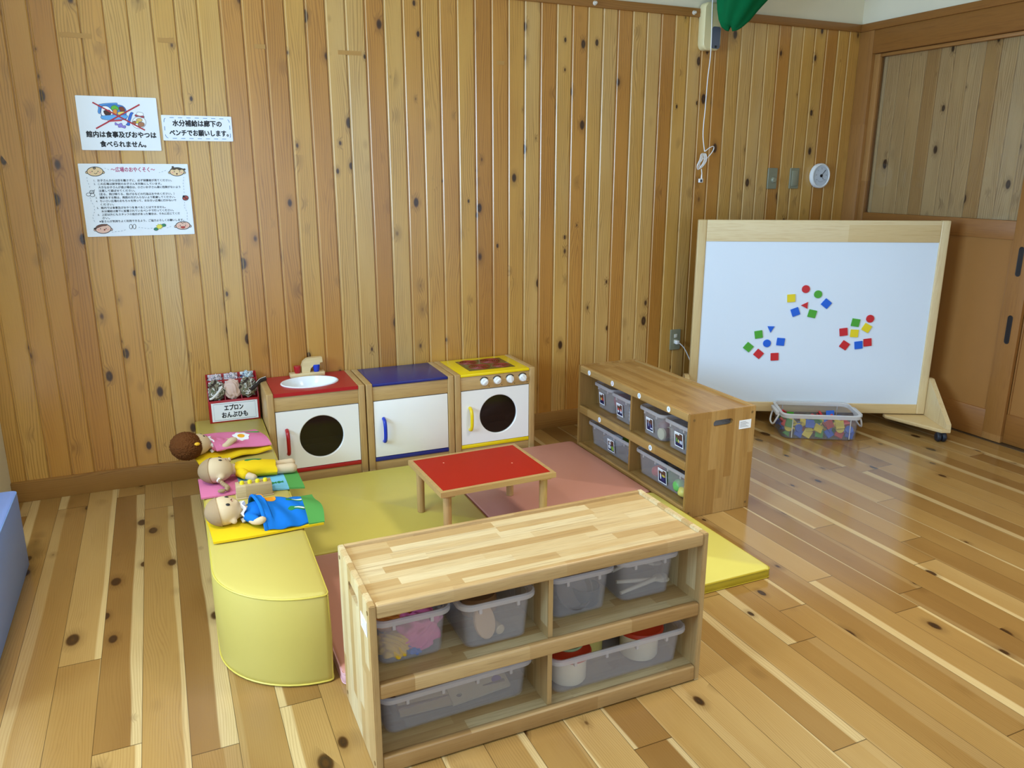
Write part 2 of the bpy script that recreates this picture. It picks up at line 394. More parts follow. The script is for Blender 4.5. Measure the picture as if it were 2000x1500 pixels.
class Draw:
    """flat printed artwork in a local x,y plane, layers at growing z"""
    def __init__(s): s.bm = nb(); s.mats = []; s.z = .0006
    def mi(s, c):
        m = plain(c, .5, .4) if isinstance(c, str) else c
        if m not in s.mats: s.mats.append(m)
        return s.mats.index(m)
    def poly(s, pts, c):
        f = face(s.bm, [s.bm.verts.new((p[0], p[1], s.z)) for p in pts], s.mi(c)); s.z += .00002
    def line(s, pts, w, c, closed=False):
        mi = s.mi(c); P = [Vector((p[0], p[1])) for p in pts]; n = len(P)
        A = []
        for i in range(n):
            if closed: d = P[(i+1) % n]-P[i-1]
            else: d = P[min(i+1, n-1)]-P[max(i-1, 0)]
            d.normalize(); q = Vector((-d.y, d.x))*w/2
            A.append((s.bm.verts.new((*(P[i]+q), s.z)), s.bm.verts.new((*(P[i]-q), s.z))))
        for i in range(n if closed else n-1):
            j = (i+1) % n; face(s.bm, (A[i][0], A[i][1], A[j][1], A[j][0]), mi)
        s.z += .00002
    def blob(s, pts, c, ol=None, w=.0012):
        if len(pts) <= 12 and ol: pts = [(p.x, p.y) for p in spline([(a, b, 0) for a, b in pts], 4, True)]
        s.poly(pts, c)
        if ol: s.line(pts, w, ol, True)
    def dash(s, pts, seg, w, c):
        P = [Vector(p) for p in pts]; acc = 0; cur = []; on = True
        for a, b in zip(P, P[1:]):
            L = (b-a).length; k = max(1, int(L/(seg/4)))
            for i in range(k):
                cur.append(a+(b-a)*i/k); acc += L/k
                if acc >= seg:
                    if on and len(cur) > 1: s.line(cur, w, c)
                    cur = [cur[-1]]; acc = 0; on = not on
    def done(s, name, parent):
        o = bpy.data.meshes.new(name); s.bm.to_mesh(o); s.bm.free()
        for m in s.mats: o.materials.append(m)
        ob = bpy.data.objects.new(name, o); C.objects.link(ob); ob.parent = parent; return ob
def text(parent, s, x, y, size, mat=None, z=.0008, bold=0, align='CENTER', name='lettering', sx=1, rot=None, width=None):
    cu = bpy.data.curves.new(name, 'FONT'); cu.body = s; cu.size = size; cu.align_x = align; cu.align_y = 'CENTER'; cu.resolution_u = 2
    t = bpy.data.objects.new(name, cu); C.objects.link(t)
    dg = bpy.context.evaluated_depsgraph_get(); me = bpy.data.meshes.new_from_object(t.evaluated_get(dg))
    bpy.data.objects.remove(t); bpy.data.curves.remove(cu)
    if width and len(me.vertices):
        xs = [v.co.x for v in me.vertices]; w0 = max(xs)-min(xs); mid = (max(xs)+min(xs))/2
        if align == 'LEFT': mid = min(xs)
        for v in me.vertices: v.co.x = (v.co.x-mid)*width/w0
    if bold:      # heavier strokes: the outline laid down a few times, slightly shifted
        b2 = nb()
        for i, (dx, dy) in enumerate(((bold, 0), (-bold, 0), (0, bold), (0, -bold), (bold*.7, bold*.7), (-bold*.7, -bold*.7), (bold*.7, -bold*.7), (-bold*.7, bold*.7))):
            k = len(b2.verts); b2.from_mesh(me); b2.verts.ensure_lookup_table()
            for v in b2.verts[k:]: v.co += Vector((dx, dy, i*.00002))
        b2.to_mesh(me); b2.free()
    me.name = name; me.materials.clear(); me.materials.append(mat or M_INK)
    o = bpy.data.objects.new(name, me); C.objects.link(o); o.parent = parent; o.location = (x, y, z); o.scale = (sx, 1, 1)
    if rot: o.rotation_euler = rot
    return o

# ------------------------------------------------------------------ the room
D = 3.8064; RX = 3.965; ZT = 2.2
bm = nb(); box(bm, -2.6, 4.6, -1.2, D+.12, -.1, 0); struct('floor', bm, M_FLOOR, smooth=False)
# pine boarded back wall, real V grooves
bm = nb(); prof = []
p, o0 = .0884, .4304
k0 = math.floor((-.69-o0)/p); x_end = 3.966
k = k0
while o0+k*p < x_end:
    x = o0+k*p
    for dx, dy in ((-.0050, 0), (-.0022, .0030), (-.0020, .0048), (.0006, .0048), (.0014, .0036), (.0058, .0034), (.0092, 0)):
        xx = min(max(x+dx, -.69), x_end); prof.append((xx, D+dy))
    k += 1
prof = [prof[0]]+[b for a, b in zip(prof, prof[1:]) if b[0] > a[0]+1e-6]
pts = [(-.69, D+.1)]+prof+[(x_end, D), (x_end, D+.1)]
prism(bm, list(reversed(pts)), 0, ZT+.01)
wb = struct('wall_back', bm, M_WALL, smooth=False)
bm = nb(); box(bm, -.69, 4.1, D+.008, D+.1, ZT+.011, 2.8); struct('upper_plaster', bm, M_PLASTER, wb, smooth=False)
bm = nb(); box(bm, -.69, RX, D-.014, D+.03, ZT, ZT+.042, .002); struct('trim_1', bm, M_TRIM)
bm = nb(); box(bm, -.69, RX-.02, D-.018, D+.004, 0, .092, .002); struct('baseboard_back', bm, M_BASE)
bm = nb(); box(bm, -.78, -.69, 3.35, D+.1, 0, 2.8); box(bm, -2.6, -.78, 3.35, 3.45, 0, 2.8); struct('wall_left', bm, M_PLASTER, smooth=False)
bm = nb(); box(bm, -1.36, -1.26, 2.1, 3.35, 0, 1.0, .004); struct('added_light_blocker', bm, M_PLASTER)  # unseen low wall, added to keep window light off the lower back wall
bm = nb(); box(bm, -2.7, -2.6, -1.2, 3.45, 0, .85); box(bm, -2.7, -2.6, -1.2, 3.45, 2.35, 2.8); box(bm, -2.7, -2.6, -1.2, .65, .85, 2.35); box(bm, -2.7, -2.6, 3.15, 3.45, .85, 2.35); struct('wall_far_left', bm, M_PLASTER, smooth=False)
bm = nb()
for y in (.675, 1.9, 3.125): box(bm, -2.64, -2.61, y-.025, y+.025, .85, 2.35)
box(bm, -2.64, -2.61, .65, 3.15, .85, .9); box(bm, -2.64, -2.61, .65, 3.15, 2.3, 2.35)
struct('window_3', bm, plain('#6a625a', .4, name='window_frame_metal'), smooth=False)
bm = nb(); box(bm, -2.7, 4.7, -1.2, D+.1, 2.8, 2.9); struct('ceiling', bm, plain('#e9e2cf', .9, .2, name='ceiling_paint'), smooth=False)
# window wall behind the camera
bm = nb()
box(bm, -2.7, -.5, -1.2, -1.1, 0, 2.8); box(bm, 3.3, 4.7, -1.2, -1.1, 0, 2.8); box(bm, 1.3, 1.5, -1.2, -1.1, 0, 2.8)
for a, b in ((-.5, 1.3), (1.5, 3.3)): box(bm, a, b, -1.2, -1.1, 2.2, 2.8); box(bm, a, b, -1.2, -1.1, 0, .06)
struct('wall_front', bm, M_PLASTER, smooth=False)
for i, (a, b) in enumerate(((-.5, 1.3), (1.5, 3.3))):
    bm = nb(); c = (a+b)/2
    for x in (a+.025, c, b-.025): box(bm, x-.025, x+.025, -1.14, -1.1, .06, 2.2)
    box(bm, a, b, -1.14, -1.1, .06, .11); box(bm, a, b, -1.14, -1.1, 2.15, 2.2)
    struct('window_%d' % (i+1), bm, plain('#6a625a', .4, name='window_frame_metal'), smooth=False)
# right wall : plaster above, casing, sliding doors
bm = nb(); box(bm, RX+.012, 4.7, -1.2, D+.1, ZT+.042, 2.8); box(bm, 4.16, 4.7, -1.2, D+.1, 0, ZT+.042); wr = struct('wall_right', bm, M_PLASTER, smooth=False)
bm = nb(); pts = []; y = .02-.0884*3
prof = []
while y < D:
    for dy, dx in ((-.004, 0), (-.002, .004), (.0, .004), (.002, .0018), (.006, .0018), (.008, 0)):
        if y+dy < D: prof.append((y+dy, dx))
    y += .0884
poly = [(4.03+dx, yy) for yy, dx in prof]+[(4.15, D), (4.15, prof[0][0])]
prism(bm, poly, 0, ZT+.04); struct('boards_behind_door', bm, M_WALLR, wr, smooth=False)
bm = nb(); box(bm, RX-.012, RX+.06, -1.1, D-.002, ZT, ZT+.042, .002); struct('trim_2', bm, M_DOORH)
bm = nb(); box(bm, RX-.004, 4.05, 3.70, D-.001, 0, ZT, .002); struct('trim_3', bm, M_DOORV)
bm = nb(); box(bm, RX-.004, 4.05, -1.1, 3.70, 2.07, ZT, .003); struct('trim_4', bm, M_DOORH)
bm = nb(); box(bm, RX+.01, RX+.09, -1.1, 3.70, 0.0005, .004); struct('trim_5', bm, plain('#4a3a28', .4, name='door_rail'))
def door(name, x, y0, y1, pulls):
    d = thing(name, 'x', 'door', (x, y0, 0)); del d['label']; del d['category']; d['kind'] = 'structure'
    w = y1-y0; t = .032
    for a, b in ((0, .105), (w-.04, w)):
        bm = nb(); box(bm, 0, t, a, b, .006, 2.068, .002); obj('stile', bm, M_DOORV, d)
    for a, b in ((.006, .165), (1.065, 1.16), (2.05, 2.068)):
        bm = nb(); box(bm, .001, t-.001, .105, w-.04, a, b, .002); obj('rail', bm, M_DOORH, d)
    bm = nb(); box(bm, .012, .02, .1, w-.035, .16, 1.07); obj('lower_panel', bm, plain('#a06d34', .5, .4, 0, 300, 'door_panel_veneer', .1), d)
    for a in (.105, w-.048):
        bm = nb(); box(bm, .004, .014, a, a+.008, .165, 1.065, .002); obj('bead', bm, M_DOORV, d)
    bm = nb(); box(bm, .013, .017, .1, w-.035, 1.155, 2.055); obj('glass_pane', bm, M_GLASS, d)
    for z in pulls:
        pl = nb(); q = rrect(.038, .066, z-.075, z+.075, .0138, 6)
        loft(pl, [[(-.002, a, b) for a, b in q], [(-.003, (a-.052)*.9+.052, (b-z)*.985+z) for a, b in q], [(-.0025, (a-.052)*.74+.052, (b-z)*.94+z) for a, b in q], [(-.0008, (a-.052)*.66+.052, (b-z)*.93+z) for a, b in q]])
        obj('pull_recess', pl, plain('#1c1a1c', .3, name='black_pull'), d)
    return d
door('door_1', 3.985, 2.58, 3.70, (.61, .96))
door('door_2', 4.005, 1.4, 2.62, ())
# ceiling lamps (above the frame)
for i, (x, y) in enumerate(LAMPS):
    t = thing('ceiling_light', ('left' if i == 0 else 'right')+' square white ceiling lamp over the play corner', 'ceiling light', (x, y, 2.8))
    bm = nb(); box(bm, -.23, .23, -.23, .23, -.05, 0, .01); obj('housing', bm, M_WHITE, t)
    l = area('lamp', (0, 0, -.055), (0, 0, 0), .42, .42, LAMP_W, (1, .95, .85)); l.parent = t; l.data.spread = 1.9

# ------------------------------------------------------------------ signs on the wall
def sheet(name, label, x, z, w, h, rz=0, tape=True):
    t = thing(name, label, 'sign', (x, D-.004, z), rot=(PI/2, rz, 0))
    bm = nb(); q = rrect(-w/2, w/2, -h/2, h/2, .003, 3); prism(bm, q, -.0006, .0004); obj('paper', bm, M_PAPER, t)
    return t
t = sheet('no_food_sign', 'white laminated sign with a crossed-out lunch box and snacks, upper left on pine wall', -.0915, 1.589, .300, .212)
dr = Draw(); OL = '#2a3c60'
def sp(x, y): return ((x-955)/1640*.300*1.0, (640-y)/1130*.212)   # crop pixel to sheet
def sq(pts): # undo the slight slant of the picture crop
    return [((x-(955+(y-640)*.118))/1650*.300, (640+(x-955)*.03-y)/1110*.212) for x, y in pts]
dr.blob(sq([(550, 240), (880, 210), (915, 240), (920, 300), (600, 290), (560, 430), (520, 400), (530, 320)]), '#5a9be0', OL)
dr.blob(sq([(590, 280), (940, 250), (1085, 330), (1095, 500), (1060, 560), (640, 550), (590, 480)]), '#4a86d0', OL)
dr.blob(sq([(600, 300), (660, 275), (740, 300), (820, 390), (800, 460), (600, 465)]), '#ffffff', OL)
dr.blob(sq([(640, 370), (760, 360), (780, 450), (690, 465), (650, 430)]), '#4a2a20', OL)
dr.blob(sq([(790, 290), (860, 260), (930, 300), (940, 350), (880, 370), (800, 350)]), '#6ab83c', '#2f6a28')
dr.blob(sq([(830, 350), (890, 340), (915, 400), (890, 450), (830, 420)]), '#e8963c', OL)
dr.blob(sq([(950, 300), (1020, 290), (1070, 340), (1060, 390), (980, 385)]), '#8a4028', OL)
dr.blob(sq([(930, 400), (1060, 390), (1060, 430), (980, 455), (930, 450)]), '#f2e06a', OL)
dr.blob(sq([(605, 475), (1090, 460), (1060, 545), (660, 555)]), '#6ab0ea', OL)
dr.blob(sq([(700, 575), (1010, 545), (1010, 585), (760, 600)]), '#c84a50')
for k in range(2): pass
dr.blob(sq([(1190, 410), (1250, 420), (1225, 450), (1180, 600), (1165, 680), (1090, 660), (1120, 630), (1140, 520)]), '#3a70d0', OL)
dr.blob(sq([(870, 610), (930, 650), (1000, 625), (1030, 680), (1085, 680), (1075, 735), (1000, 715), (940, 715), (925, 670), (870, 665)]), '#9a86d8', OL)
dr.blob(sq(ell(1365, 620, 145, 125, 28)), '#fbfbfb', OL)
dr.blob(sq([(1310, 440), (1340, 400), (1440, 420), (1455, 470), (1470, 520), (1290, 490)]), '#fdfdfd', OL)
dr.blob(sq([(1290, 450), (1375, 480), (1460, 480), (1455, 525), (1375, 495), (1285, 490)]), '#b84a50', OL)
dr.blob(sq(ell(1370, 570, 65, 40)), '#e8c47a', OL); dr.blob(sq(ell(1270, 620, 45, 35)), '#a86a48', OL); dr.blob(sq(ell(1410, 660, 70, 50)), '#b07a58', OL); dr.blob(sq(ell(1330, 610, 32, 26)), '#f4e04a', OL)
dr.line(sq([(410, 200), (1490, 780)]), .0055, '#b8343e'); dr.line(sq([(480, 735), (1375, 245)]), .0055, '#b8343e')
dr.done('illustration', t)
text(t, '館内は食事及びおやつは', .004, -.045, .026, bold=.0010, width=.262)
text(t, '食べられません。', .006, -.083, .026, bold=.0010, width=.172)
t = sheet('water_break_sign', 'small white sign with blue dashed border, beside the crossed-out food sign', .211, 1.5768, .281, .103)
dr = Draw(); R = rrect(-.131, .131, -.042, .042, .015, 5); dr.dash(R+[R[0]], .0165, .0022, '#5a86b8'); dr.done('dashed_border', t)
text(t, '水分補給は廊下の', .0, .018, .027, bold=.0010, width=.196)
text(t, 'ベンチでお願いします。', .005, -.021, .027, bold=.0010, width=.236)
t = sheet('rules_sign', 'large white rules sheet with four cartoon faces, lowest of the wall signs', -.0545, 1.2805, .42, .2975)
def rq(pts): return [((x-(1007+(y-640)*.111))/1715*.42, (640+(x-1007)*.0-y)/1135*.2975+.0) for x, y in pts]
dr = Draw(); K = '#20242c'
for cx, cy, rx, ry, col in ((345, 192, 122, 70, '#efcf9e'), (1630, 195, 118, 66, '#efcf9e'), (455, 1085, 122, 72, '#f0c4ae'), (1730, 1062, 118, 64, '#f0c4ae')):
    for s in (-1, 1): dr.blob(rq(ell(cx+s*(rx+4), cy+14, 18, 18, 12)), col, K, .002)
    dr.blob(rq(ell(cx, cy, rx, ry, 28)), col, K, .0026)
    for s in (-1, 1):
        dr.poly(rq(ell(cx+s*44, cy-2, 7, 9, 10)), K); dr.poly(rq(ell(cx+s*72, cy+14, 16, 9, 10)), '#f0a898')
dr.line(rq([(330, 215), (352, 230), (380, 210)]), .0018, K); dr.line(rq(ell(335, 142, 16, 12, 10)), .003, K, True)
dr.poly(rq(ell(1628, 228, 12, 13, 12)), '#5a2018'); dr.blob(rq([(1530, 150), (1600, 128), (1720, 145), (1740, 165), (1700, 158), (1670, 172), (1630, 150), (1590, 165), (1560, 160)]), '#5a4a38', K); dr.blob(rq(ell(1560, 122, 16, 14, 10)), '#5a4a38', K); dr.blob(rq(ell(1750, 158, 16, 14, 10)), '#5a4a38', K)
dr.blob(rq([(340, 1075), (360, 1035), (440, 1012), (520, 1015), (500, 1035), (450, 1040), (400, 1055)]), '#7a5040', K); dr.poly(rq(ell(475, 1100, 13, 13, 12)), '#8a2a20'); dr.blob(rq(ell(330, 1080, 20, 14, 10)), '#4a3a30', K)
dr.blob(rq([(1695, 1080), (1770, 1080), (1750, 1105), (1715, 1105)]), '#c84438', K); dr.line(rq([(1690, 1005), (1730, 1030), (1745, 1002), (1775, 1025)]), .002, K)
for cx, cy in ((290, 505), (240, 545), (300, 555)): dr.blob(rq(ell(cx, cy, 34, 24, 14)), '#f6f8fa', K, .0018)
dr.blob(rq(ell(1770, 615, 48, 38, 16)), '#b04a40', K, .0022)
dr.poly(rq(ell(1742, 590, 20, 18, 12)), K); dr.line(rq([(1748, 600), (1810, 640)]), .002, K)
for cx, cy in ((1770, 600), (1790, 622), (1768, 632)): dr.poly(rq(ell(cx, cy, 7, 6, 8)), K)
dr.line(rq([(275, 490), (285, 520)]), .002, K); dr.line(rq([(300, 488), (308, 518)]), .002, K); dr.line(rq([(318, 490), (335, 470)]), .0015, K)
for sx_ in (-1, 1): dr.blob(rq(ell(915+sx_*28, 1060, 22, 36, 16)), '#f8fafc', K, .0018)
dr.blob(rq(ell(1290, 1110, 36, 24, 14)), '#3a8a6a', K); dr.blob(rq(ell(1415, 1050, 36, 24, 14)), '#3a8a6a', K)
dr.blob(rq([(1345+(60 if i % 2 else 38)*math.cos(i*PI/8), 1070+(46 if i % 2 else 30)*math.sin(i*PI/8)) for i in range(16)]), '#f0e45a', '#5a6a2a')
for P in ([(490, 140), (600, 180)], [(1340, 210), (1490, 160)], [(220, 280), (225, 330), (260, 420), (260, 470)], [(262, 590), (280, 660), (320, 720), (330, 800), (295, 900), (330, 980)], [(1740, 280), (1730, 380), (1750, 540)], [(1755, 680), (1750, 760), (1800, 850), (1800, 980)], [(590, 1140), (720, 1130), (850, 1095)], [(1010, 1075), (1180, 1100), (1250, 1085)], [(1470, 1095), (1580, 1055)]):
    dr.dash(rq(P), .006, .0013, '#8a98a8')
dr.done('illustration', t)
text(t, '～広場のおやくそく～', -.006, .124, .0215, plain('#b82a6a', .5), bold=.0004, width=.168)
RULES = [('1.', 'お子さんからは目を離さずに、必ず保護者が見てください。', .285), ('2.', 'この広場は就学前のお子さんを対象にしています。', .243), ('', '大きなお子さんが遊ぶ場合は、小さいお子さん達に危険がないよう', .317), ('', '注意して遊ばせてください。', .137), ('', '（走る、飛び降りる、投げるなどの行為はおやめください。）', .29),
         ('3.', '撮影をする際は、周囲の方が入らないよう配慮してください。', .292), ('4.', 'ちいさい広場のおもちゃを持って、おおきい広場に行かないで', .295), ('', 'ください。', .05), ('5.', '館内では食事及びおやつを食べることはできません。', .25), ('', '水分補給は廊下に設置されているベンチで行ってください。', .28), ('6.', '上記以外にもスタッフの指示があった場合は、それに応じてくだ', .304), ('', 'さい。', .028), ('', '※皆さんが気持ちよく利用できるよう、ご協力よろしくお願いします。', .33)]
for i, (n_, s_, w_) in enumerate(RULES):
    y = .0805-i*.01395; x = -.1455
    if i == 12: x = -.158
    if n_: text(t, n_, x-.012, y, .010, align='CENTER', bold=.0001)
    text(t, s_, x, y, .0105, align='LEFT', bold=.0002, width=w_)
# bits of old tape
for i, (x0, x1, z, where) in enumerate(((-.265, -.155, 1.921, 'on the pine wall, leftmost tape mark'), (.09, .152, 1.923, 'on the pine wall, second tape mark from the left'), (.473, .518, 1.921, 'on the pine wall, third tape mark from the left'), (.833, .938, 1.917, 'on the pine wall, longest of the middle tape marks'), (1.608, 1.649, 1.913, 'on the pine wall, rightmost tape mark'))):
    bm = nb(); box(bm, x0, x1, D-.0012, D+.0002, z-.009, z+.009); tag(obj('tape_remnant', bm, plain('#b98a48', .4, .4, name='old_tape')), 'brown strip of old tape '+where, 'tape', 'old tape marks on the pine wall')
for x, wh in ((2.139, 'left'), (2.745, 'right')):
    bm = nb(); lathe(bm, [(.011, 0), (.011, .002), (.004, .004), (.004, .014), (.007, .017), (.001, .019)], seg=14)
    bmesh.ops.transform(bm, matrix=Matrix.Translation((x, D-.014, 2.218)) @ Matrix.Rotation(PI/2, 4, 'X'), verts=bm.verts[:])
    tag(obj('wall_hook', bm, plain('#d8cfc0', .3)), wh+' one of two tiny clear hooks stuck on the brown top rail', 'hook', 'hooks on the top rail')

# ------------------------------------------------------------------ wall fittings on the right
t = thing('wall_unit', 'cream oblong wall unit with dark grey control panel near the ceiling', 'wall unit', (2.845, D, 2.033))
bm = nb(); q = rrect(-.058, .058, 0, .238, .03, 5); MX = Matrix.Rotation(PI/2, 4, 'X')
prism(bm, q, 0, .055, MX, bev=.008); obj('housing', bm, plain('#e4d5a2', .35, name='aged_cream_plastic'), t)
bm = nb(); prism(bm, rrect(-.004, .049, .008, .118, .012, 4), .054, .058, MX); pn = obj('control_panel', bm, plain('#59606e', .35, name='grey_panel'), t)
bm = nb(); box(bm, .016, .027, -.061, -.057, .012, .024, .001); obj('button', bm, M_BLACK, pn)
bm = nb(); lathe(bm, [(.012, 0), (.012, .012), (.008, .015), (.0005, .016)], seg=16); bmesh.ops.transform(bm, matrix=Matrix.Translation((.04, -.053, .17)) @ Matrix.Rotation(PI/2, 4, 'X'), verts=bm.verts[:]); obj('knob', bm, plain('#d8c890', .35), t)
# dangling white power cord
t = thing('power_cord', 'white power cord hanging from above with a knotted bundle and plug end', 'cord', (0, D-.056, 0))
bm = nb()
tube(bm, spline([(x, 0, z) for x, z in ((2.825, 2.62), (2.829, 2.4), (2.83, 2.279), (2.833, 2.193), (2.838, 2.078), (2.838, 1.996), (2.83, 1.899), (2.827, 1.815), (2.825, 1.73), (2.821, 1.659), (2.822, 1.587), (2.838, 1.508))], 5), .0026, 8)
tube(bm, spline([(2.838, -.004, 1.508), (2.869, -.008, 1.53), (2.896, -.004, 1.534), (2.894, .002, 1.508), (2.855, .004, 1.468), (2.827, -.004, 1.471)], 6), .0026, 8)
for k in range(3):
    dx = k*.008-.008; tube(bm, spline([(2.825+dx, .002*k, 1.493), (2.813+dx, -.006, 1.464), (2.802+dx, 0, 1.431+k*.006), (2.817+dx, .006, 1.412+k*.004), (2.842+dx, -.004, 1.456), (2.844+dx, .004, 1.493)], 6, True), .0026, 8, True)
tube(bm, spline([(2.824, 0, 1.414), (2.829, 0, 1.39), (2.829, 0, 1.375)], 5), .0026, 8)
obj('cable', bm, M_WHITE, t)
bm = nb(); box(bm, 2.812, 2.836, -.008, .008, 1.340, 1.362, .003); cyl(bm, (2.829, 0, 1.36), (2.829, 0, 1.385), .005, .003, 10); pg = obj('plug', bm, M_WHITE, t)
bm = nb(); box(bm, 2.815, 2.827, -.0095, -.0075, 1.344, 1.357); obj('plug_face', bm, M_DARK, pg)
# green cloth pouch
bm = nb(); loops = []
for z, cx, rx in ((2.127, 2.885, .012), (2.132, 2.887, .035), (2.145, 2.890, .058), (2.18, 2.905, .088), (2.22, 2.925, .115), (2.27, 2.95, .142), (2.35, 2.985, .17), (2.5, 3.01, .18), (2.7, 3.01, .16), (2.8, 3.01, .14)):
    loops.append([(cx+rx*(1+.07*math.sin(7*a+z*3))*math.cos(a), 3.655+.62*rx*(1+.08*math.sin(7*a+z*3))*math.sin(a), z+.012*math.sin(2*a)*(z < 2.2)) for a in (2*PI*i/56 for i in range(56))])
loft(bm, loops); tag(obj('hanging_cloth', bm, fabric('#006a3c', .2, 300)), 'dark green cloth hanging in folds from the ceiling above the wall unit', 'cloth')
def plate(name, label, x, z, w=.068, h=.12):
    t = thing(name, label, 'wall plate', (x, D, z)); bm = nb(); prism(bm, rrect(-w/2, w/2, -h/2, h/2, .004, 3), 0, .009, MX, bev=.002); obj('cover', bm, M_PLATE, t); return t
t = plate('dimmer_switch', 'bronze wall plate with a round dimmer knob, left of two plates', 3.379, 1.361)
bm = nb(); lathe(bm, [(.017, 0), (.017, .004), (.015, .012), (.013, .014), (.0005, .0145)], seg=24); bmesh.ops.transform(bm, matrix=Matrix.Translation((.006, -.009, -.008)) @ MX, verts=bm.verts[:]); obj('knob', bm, plain('#98977f', .35), t)
t = plate('light_switch', 'bronze rocker switch plate between the dimmer and the round gauge', 3.547, 1.361)
bm = nb(); box(bm, -.022, .022, -.013, -.008, -.045, .045, .002); obj('rocker', bm, plain('#98977f', .35), t)
t = thing('wall_gauge', 'round white thermometer gauge on the pine wall by the door', 'gauge', (3.738, D, 1.376), rot=(PI/2, 0, 0))
bm = nb(); lathe(bm, [(.066, 0), (.073, .006), (.074, .022), (.071, .028), (.064, .03), (.061, .026), (.0005, .026)], seg=48); obj('case', bm, M_WHITE, t)
dr = Draw(); dr.z = .0268; dr.poly(ell(0, 0, .0605, .0605, 40), '#d4dce6')
for i in range(31):
    a = math.radians(225-i*9); r_ = .050 if i % 5 else .047; dr.line([(r_*math.cos(a), r_*math.sin(a)), (.055*math.cos(a), .055*math.sin(a))], .0011, '#5a6470')
for i in range(13):
    a = math.radians(-50-i*80/12); dr.line([(.034*math.cos(a), .034*math.sin(a)), (.038*math.cos(a), .038*math.sin(a))], .0010, '#5a6470')
dr.line([(0, .026), (.0, .026)], .001, '#5a6470'); dr.done('dial', t)
bm = nb(); box(bm, -.0014, .0014, 0, .043, .028, .0288, mtx=Matrix.Rotation(-.75, 4, 'Z')); box(bm, -.001, .001, 0, .03, .028, .0286, mtx=Matrix.Rotation(-2.4, 4, 'Z')); lathe(bm, [(.009, .0275), (.009, .031), (.0005, .032)], seg=20); obj('needles', bm, M_BLACK, t)
for i in range(7):
    a = math.radians(215-i*42); text(t, str(-20+i*10), .041*math.cos(a), .041*math.sin(a), .010, plain('#5a6470', .5), z=.0274, name='numeral')
t = plate('wall_outlet', 'bronze power outlet with white sockets low on the wall behind the whiteboard', 2.747, .438, .07, .122)
for z in (.022, -.012):
    bm = nb(); box(bm, -.011, .011, -.012, -.008, z-.010, z+.012, .002); obj('socket', bm, plain('#dcd8c8', .35), t)
t = thing('charging_cord', 'white cord plugged into the low outlet, drooping behind the whiteboard', 'cord', (0, 0, 0))
bm = nb(); box(bm, 2.738, 2.760, D-.035, D-.0125, .414, .436, .004); obj('plug', bm, M_WHITE, t)
bm = nb(); tube(bm, spline([(2.757, D-.03, .424), (2.79, D-.04, .39), (2.818, D-.05, .336), (2.832, D-.06, .288), (2.832, D-.06, .241), (2.822, D-.07, .17), (2.80, D-.08, .09), (2.78, D-.1, .01), (2.72, D-.12, .004)], 6), .0028, 8); obj('cable', bm, M_WHITE, t)

# ------------------------------------------------------------------ whiteboard
ang = math.atan2(-.609, 1.173); BW = 1.325
wbx = thing('whiteboard', 'large white magnetic board in a pale wood frame on castors, by the door', 'whiteboard', (2.684, 3.56, 0), ang)
Z0, Z1 = .076, 1.150; SW = .047; TH = .034
for x in (0, BW-SW):
    bm = nb(); box(bm, x, x+SW, 0, TH, Z0, Z1, .006, 3); obj('stile', bm, M_BZ, wbx)
bm = nb(); box(bm, SW, BW-SW, .001, TH-.001, 1.034, Z1-.001, .003); obj('top_rail', bm, M_BX, wbx)
bm = nb(); box(bm, SW, BW-SW, .001, TH-.001, Z0+.001, .132, .003); obj('bottom_rail', bm, M_BX, wbx)
bm = nb(); box(bm, SW-.004, BW-SW+.004, .007, TH-.004, .128, 1.038); obj('writing_surface', bm, M_BOARD, wbx)
for s in (0, 1):
    mx = Matrix() if s else Matrix.Translation((BW, 0, 0)) @ Matrix.Diagonal((-1, 1, 1, 1))
    bm = nb(); pts = [(BW+.026, -.262), (BW+.026, .27), (BW-.02, .27), (BW-.22, .02), (BW-.22, -.012), (BW-.02, -.262)]
    prism(bm, pts, .052, .071, mx, bev=.003); ft = obj('foot_plate', bm, M_BX, wbx)
    bm = nb(); prof = [(-.262, .0715), (.27, .0715), (.262, .09), (.05, .275), (.035, .285), (-.004, .285), (-.022, .272), (-.258, .10)]
    loft(bm, [[mx @ Vector((x, a, b)) for a, b in prof] for x in (BW+.001, BW+.026)]); obj('brace', bm, M_BZ, wbx)
    for yy in (-.235, .24):
        c = mx @ Vector((BW-.012, yy, 0))
        bm = nb(); cyl(bm, c+Vector((0, 0, .038)), c+Vector((0, 0, .0525)), .019, seg=20); box(bm, c.x-.022, c.x+.022, c.y-.02, c.y+.012, .026, .044, .008); cs = obj('castor', bm, M_BLACK, wbx)
        bm = nb()
        for k in (-.025, .003): cyl(bm, c+Vector((k, -.008, .0258)), c+Vector((k+.022, -.008, .0258)), .0258, seg=24, bev=.006)
        obj('wheel', bm, plain('#1d2430', .35, name='castor_wheel'), cs)
